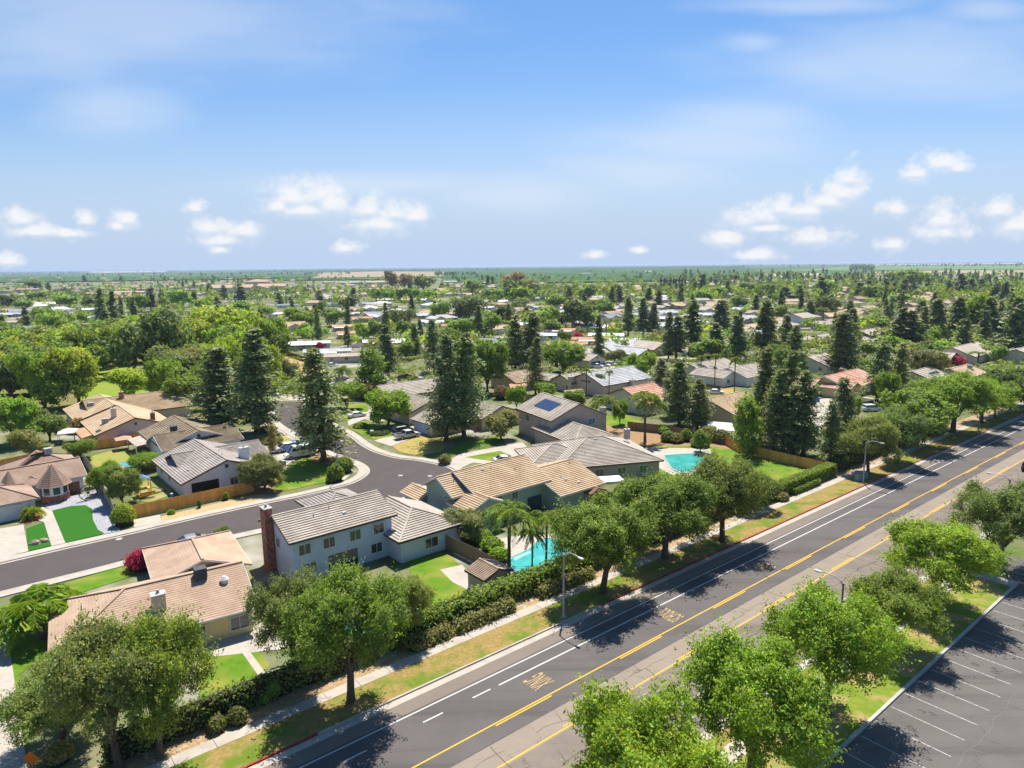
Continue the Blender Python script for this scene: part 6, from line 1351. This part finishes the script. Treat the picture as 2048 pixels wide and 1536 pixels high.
# ------------------------------------------------------------------ vehicles
PW = paint('car_paint_white', (.74,.74,.75)); PS = paint('car_paint_silver', (.50,.51,.53)); PB = paint('car_paint_black', (.02,.02,.024)); PBL = paint('car_paint_blue', (.05,.20,.55)); PG_ = paint('car_paint_grey', (.22,.23,.25))
def car_px(kind, px, py, ang, pm, label, **k): x, y = G(px, py); return vehicle(kind, x, y, math.radians(0)+ang, pm, label, **k)
car_px('sedan', 714, 834, 38, PW, 'white sedan parked on the short drive by the lawn')
car_px('pickup', 815, 876, 38, PS, 'silver pickup truck on the drive before the pale blue garage')
car_px('suv', 806, 866, 38, PB, 'black car half hidden behind the silver pickup')
car_px('van', 600, 914, 218, PW, 'white high-roof passenger van on the corner drive')
car_px('suv', 571, 902, 218, PS, 'silver-grey SUV behind the white van')
car_px('pickup', 592, 899, 38, PBL, 'bright blue covered vehicle behind the van', name='covered_vehicle', cat='car')
car_px('sedan', 558, 790, 262, PW, 'small white car at the top of the cul-de-sac')
car_px('pickup', 592, 780, 225, PW, 'white pickup truck at the top of the cul-de-sac')
car_px('suv', 2062, 940, 39.5, PB, 'dark SUV driving at the right edge of the main road', name='moving_suv')
car_px('suv', 1194, 736, 350, PW, 'pale SUV, left of three cars before the black garage'); car_px('sedan', 1208, 733, 340, PW, 'white car, middle of three before the black garage'); car_px('sedan', 1222, 731, 330, PS, 'silver car, right of three before the black garage')
car_px('sedan', 1431, 788, 350, PW, 'white car parked on the street beside the dry lawn'); car_px('suv', 1743, 822, 8, PW, 'white SUV parked beyond the road trees')
for px_, py_, a_, m_, lb_ in ((664,733,20,PW,'white car beside the grey manufactured homes'),(742,706,15,PS,'silver car among the left manufactured homes'),(1240,730,330,PG_,'grey car at the kerb before the blue-grey house'),(1565,745,60,PW,'white car beyond the tall dark conifer group'),(1330,764,40,PBL,'blue car on the street right of the round tree'),(1600,812,40,PS,'silver car on the street below the red tiled house'),(900,700,20,PW,'white car behind the twin conifers')): car_px('sedan', px_, py_, a_, m_, lb_)
car_px('suv', 1361, 711, 330, PW, 'white SUV on the drive behind the dark conifers')
car_px('sedan', 1010, 925, 15, PS, 'grey car on the wide drive behind the grey-green house'); car_px('sedan', 378, 1092, 215, PG_, 'grey car on the side street beyond the foreground roof')

# ------------------------------------------------------------------ street lamps, signs, small things
def lamp_at(px, py, ang, H, label, **k): x, y = G(px, py); return street_lamp(x, y, math.radians(ang), H, label, **k)
lamp_at(1127, 1236, -50, 7.0, 'grey street lamp on the near verge beside the shrub row')
lamp_at(1726, 966, -50, 6.9, 'grey street lamp beside the green utility boxes')
lamp_at(677, 963, -40, 7.0, 'street lamp at the side street corner bushes', arm=1.4)
lamp_at(1956, 867, -50, 6.9, 'far street lamp beyond the bright spreading tree')
x_, y_ = RT(60.5, 26.4); street_lamp(x_, y_, math.radians(129), 7.0, 'street lamp rising behind the nearest parking trees', mt=LAMPDARK)
x_, y_ = RT(107.5, 26.4); street_lamp(x_, y_, math.radians(129), 7.0, 'brown-poled street lamp at the right edge', mt=LAMPDARK)
UT = mat('utility_green', (.28,.36,.34), (.24,.31,.29), 3, .6)
for px, py, w, hh, lb in ((1716,962,1.2,1.0,'left green utility box at the second street lamp'),(1729,958,.9,1.1,'right green utility box at the second street lamp')):
    x, y = G(px, py); rt = empty('utility_box', x, y, lb, 'utility box', 'utility boxes by the lamp', TH); b = MB(); b.box(0,0,hh/2+.08,w,.7,hh); b.box(0,0,hh+.11,w+.08,.78,.06); b.build('cabinet', UT, rt, bevel=.02); b = MB(); b.box(0,0,.05,w+.3,1.0,.1); b.build('base', CONC2, rt); b = MB(); b.box(0,-.36,hh/2+.1,w*.9,.02,hh*.85); b.build('door', UT, rt)
# yellow railing at the parking entrance
x0, y0 = RT(90.3, 20); rt = empty('guard_railing', x0, y0, 'low yellowish railing beside the parking entrance', 'railing'); b = MB(x0, y0, 0)
for k in range(5): x, y = RT(90.3, 16+k*2.6); b.cyl(x, y, 0, 1.05, .04, .04, 8)
b.build('post', YELF, rt); b = MB(x0, y0, 0); [b.tube([(*RT(90.3, 16), z), (*RT(90.3, 26.4), z)], .035, 6) for z in (.6, 1.03)]; b.build('rail', YELF, rt)
# orange road works sign, bottom left
x, y = G(66, 1545); rt = empty('road_sign', x, y, 'orange diamond road works sign at the bottom left corner', 'sign'); SG = mat('sign_orange', (.78,.20,.03), (.7,.17,.025), 5, .5)
b = MB(); b.face([(0,0,.5),(.62,0,1.12),(0,0,1.74),(-.62,0,1.12)]); b.face([(0,.02,.5),(-.62,.02,1.12),(0,.02,1.74),(.62,.02,1.12)]); b.build('sign_panel', SG, rt); b = MB(); b.tube([(0,.05,0),(0,.05,1.6)], .03, 6); b.box(0,.05,.05,.9,.05,.05); b.build('stand', METAL, rt)
# sheds and canopies
def shed(px, py, ang, L_, D_, ze, rf, wl, label, name='garden_shed'):
    h = House(px, py+12, label, name=name, cat='shed', roof=rf, wall=wl, course=.2); M_ = h.mod(px, py, ang, L_, D_, ze, .35, ov=.25); W, _ = h.side(M_, 310); b = h.mb(); b.face([W(-.5,.03,0), W(.5,.03,0), W(.5,.03,1.8), W(-.5,.03,1.8)]); b.build('door', WOOD_B, h.root)
shed(978, 1128, 130, 3.6, 4.2, 2.1, 'tan', 'taupe', 'tan roofed garden shed between the green lawn and curved pool')
shed(1183, 972, 130, 3.2, 3.4, 2.2, 'orange', 'tan', 'small orange-brown shed beside the tan ribbed roof')
def canopy(px, py, w, d, hh, ang, mt, label, peak=.6, name='canopy_tent'):
    x, y = G(px, py); rt = empty(name, x, y, label, 'canopy', None, math.radians(ang)); b = MB(); c = [(-w/2,-d/2,hh),(w/2,-d/2,hh),(w/2,d/2,hh),(-w/2,d/2,hh)]; p = (0,0,hh+peak)
    for k in range(4): b.face([c[k], c[(k+1)%4], p]); b.face([c[(k+1)%4], c[k], (c[k][0],c[k][1],hh-.2), (c[(k+1)%4][0],c[(k+1)%4][1],hh-.2)])
    b.build('canopy_top', mt, rt)
    for q in c: b = MB(); b.cyl(q[0]*.97, q[1]*.97, 0, hh, .04, .04, 6); b.build('leg', METAL, rt)
CLS = mat('cloth_salmon', (.60,.33,.24), (.52,.28,.2), 3, .8); CLW = mat('cloth_white', (.66,.60,.52), (.6,.54,.47), 3, .8); CLB = mat('cloth_blue', (.12,.26,.55), (.1,.22,.48), 3, .7)
canopy(249, 898, 3, 3, 2.2, 35, CLS, 'salmon cloth canopy against the orange yard fence'); canopy(140, 884, 4, 4, 2.3, 30, CLW, 'cream cloth canopy beside the salmon porch roof', .8); canopy(1222, 985, 3.6, 3.0, 2.3, 10, ROOFS['white'], 'white flat awning beside the small orange-brown shed', .15)
# play set
x, y = G(290, 990); rt = empty('play_set', x, y, 'wooden play set with blue roof and slide in the yard', 'play set', None, math.radians(40)); b = MB()
for ax, ay in ((-.8,-.8),(.8,-.8),(.8,.8),(-.8,.8)): b.box(ax, ay, 1.4, .12, .12, 2.8)
b.build('frame', WOOD_O, rt); b = MB(); b.box(0,0,1.2,1.7,1.7,.1); b.box(0,-1.9,.5,2.2,.5,.08); b.box(0,-2.3,.85,2.2,.06,.6); b.build('platform', WOOD_O, rt); b = MB(); beam(b, (.9,0,1.25), (3.2,0,.1), .55, .06); b.build('slide', WOOD_D, rt)
b = MB(); [b.face([(s_*.95,-.95,2.7),(s_*.95,.95,2.7),(0,.95,3.3),(0,-.95,3.3)]) for s_ in (-1,1)]; b.build('roof', CLB, rt)
def patio_set(px, py, n, mt, label):
    x, y = G(px, py); 
    for k in range(n):
        a = k*2.1+.4; rt = empty('patio_chair', x+1.3*math.cos(a)*(1 if n > 1 else 0), y+1.3*math.sin(a), None, 'chair', 'patio chairs behind the orange fence', a); b = MB(); b.box(0,0,.45,.55,.55,.08); b.build('seat', mt, rt); b = MB(); b.box(.27,0,.8,.07,.55,.65); b.build('backrest', mt, rt)
        for ax in (-.22,.22):
            for ay in (-.22,.22): b = MB(); b.box(ax,ay,.21,.05,.05,.42); b.build('leg', METAL, rt)
        rt['label'] = ORD[k]+' '+label
patio_set(392, 985, 4, CLS, 'salmon patio chair on the covered porch of the corner house'); patio_set(425, 980, 3, CLS, 'salmon patio chair behind the orange fence beside the chimney')
for px, py, lb in ((345,998,'blue barrel behind the orange fence'),(569,931,'blue barrel beside the van drive')):
    x, y = G(px, py); rt = empty('barrel', x, y, lb, 'barrel'); b = MB(); b.tube([(0,0,0),(0,0,.15),(0,0,.5),(0,0,.85),(0,0,.9)], [.27,.3,.32,.3,.22], 14); b.build('drum', CLB, rt, True); b = MB(); b.cyl(0,0,.9,.94,.25,.24,14); b.build('lid', plainmat('barrel_lid', (.6,.62,.65)), rt)
for px, py, lb in ((1630,806,'left blue wheeled bin before the yellow house'),(1636,804,'right blue wheeled bin before the yellow house')):
    x, y = G(px, py); rt = empty('wheelie_bin', x, y, lb, 'bin'); b = MB(); b.prism([(-.28,-.35),(.28,-.35),(.28,.35),(-.28,.35)], .1, 1.0); b.build('body', plainmat('bin_blue', (.03,.22,.5)), rt); b = MB(); b.box(0,0,1.04,.62,.76,.08); b.build('lid', plainmat('bin_lid', (.03,.18,.42)), rt)
# mailbox, wagon wheel, rocks, roof items
x, y = G(744, 872); rt = empty('mailbox', x, y, 'white roadside mailbox pair on the lawn edge', 'mailbox'); b = MB(); b.box(0,0,.5,.15,.15,1.0); b.build('post', TRIM, rt); b = MB(); b.box(0,0,1.1,.7,.5,.35); b.build('box', TRIM, rt, bevel=.04)
x, y = G(178, 1000); rt = empty('wagon_wheel', x, y, 'big rusty wagon wheel leaning beside the brick wall', 'wagon wheel', None, math.radians(43)); RU = mat('rusty_iron', (.13,.075,.05), (.09,.055,.04), 5, .8); R_ = 1.25; b = MB(); n_ = 28
for k in range(n_): a0, a1 = 2*math.pi*k/n_, 2*math.pi*(k+1)/n_; beam(b, (R_*math.cos(a0),0,R_+R_*math.sin(a0)), (R_*math.cos(a1),0,R_+R_*math.sin(a1)), .12, .12)
b.build('rim', RU, rt); b = MB(); [beam(b, (0,0,R_), (R_*math.cos(k*math.pi/5),0,R_+R_*math.sin(k*math.pi/5)), .06, .06) for k in range(10)]; b.build('spokes', RU, rt); b = MB(); b.tube([(0,-.2,R_),(0,.2,R_)], .18, 12); b.build('hub', RU, rt)
def rock(px, py, L_, hh, lb):
    x, y = G(px, py); r = rs(px); b = MB(); n, mlt = 12, 6
    g = [[None]*n for _ in range(mlt)]
    for j in range(mlt):
        for k in range(n): ph = math.pi/2*j/(mlt-1); a = 2*math.pi*k/n; q = 1+r.normal(0,.06); g[j][k] = (x+L_/2*math.cos(ph)*math.cos(a)*q, y+L_*.32*math.cos(ph)*math.sin(a)*q, hh*math.sin(ph)*q+.05)
    for j in range(mlt-1):
        for k in range(n): b.face([g[j][k], g[j][(k+1)%n], g[j+1][(k+1)%n], g[j+1][k]])
    b.o = (x, y, 0); b.v = [(v[0]-x, v[1]-y, v[2]) for v in b.v]; o = b.build('boulder', mat('boulder_stone', (.42,.32,.25), (.30,.23,.18), 3, .9, .5, 8), None, True); tag(o, lb, 'rock', 'boulders on the small turf')
rock(70, 1089, 1.5, .6, 'larger tan boulder on the small turf patch'); rock(88, 1084, 1.4, .5, 'flatter tan boulder on the small turf patch')
# power poles far off
for px, py, hh in ((1133,560,14),(602,560,14),(1775,545,20),(1690,560,13),(1845,545,18),(450,570,12)):
    x, y = G(px, py); rt = empty('utility_pole', x, y, None, 'utility pole', 'far utility poles'); AUTO.append([rt, 'thin wooden utility pole', P(x, y, 0)]); b = MB(); b.tube([(0,0,0),(0,0,hh)], [.3,.2], 6); b.build('pole', WOOD_D, rt); b = MB(); b.box(0,0,hh-1,3.2,.2,.2); b.build('crossarm', WOOD_D, rt)

# ------------------------------------------------------------------ haze
def haze_box():
    b = MB(); b.prism([(-46000,-350),(46000,-350),(46000,51000),(-46000,51000)], -1.0, 38.5, 0, True, True); o = b.build('haze', None or bpy.data.materials.new('haze_air'))
    mt = o.data.materials[0]; mt.use_nodes = True; nt = mt.node_tree; nt.nodes.clear(); out = nt.nodes.new('ShaderNodeOutputMaterial'); v = nt.nodes.new('ShaderNodeVolumePrincipled')
    v.inputs['Color'].default_value = (.62,.76,1,1); v.inputs['Density'].default_value = HAZE_D; v.inputs['Anisotropy'].default_value = .2; nt.links.new(v.outputs[0], out.inputs['Volume']); tag(o, 'thin bluish haze over the whole plain', 'haze', kind='stuff')
HAZE_D = 0.7e-4
haze_box()

# ------------------------------------------------------------------ labels of the many: by kind, depth row and place
def zone(px, py):
    row = 'beside the nearest gardens' if py > 740 else 'by the nearer roofs' if py > 690 else 'behind the nearer rooftops' if py > 655 else 'among the middle rooftops' if py > 628 else 'among the upper rooftops' if py > 608 else 'among the far rooftops' if py > 592 else 'among the farthest rooftops' if py > 575 else 'below the fields'
    c = 'at far left' if px < 200 else 'left side' if px < 450 else 'left of centre' if px < 700 else 'near centre left' if px < 950 else 'at centre' if px < 1150 else 'near centre right' if px < 1380 else 'right of centre' if px < 1620 else 'right side' if px < 1850 else 'at far right'
    return row, c
bk = {}
for it in AUTO: bk.setdefault((it[1],)+zone(*it[2]), []).append(it)
for (desc, row, c), its in bk.items():
    its.sort(key=lambda q: q[2][0])
    for i, it in enumerate(its):
        it[0]['label'] = ('%s %s, %s' % (desc, row, c)) if len(its) == 1 else ('%s, %s from left %s, %s' % (desc, ORD[min(i, 19)], row, c))
        wds = it[0]['label'].split()
        if len(wds) > 16: it[0]['label'] = it[0]['label'].replace('low house with', 'house,').replace(' from left', '')
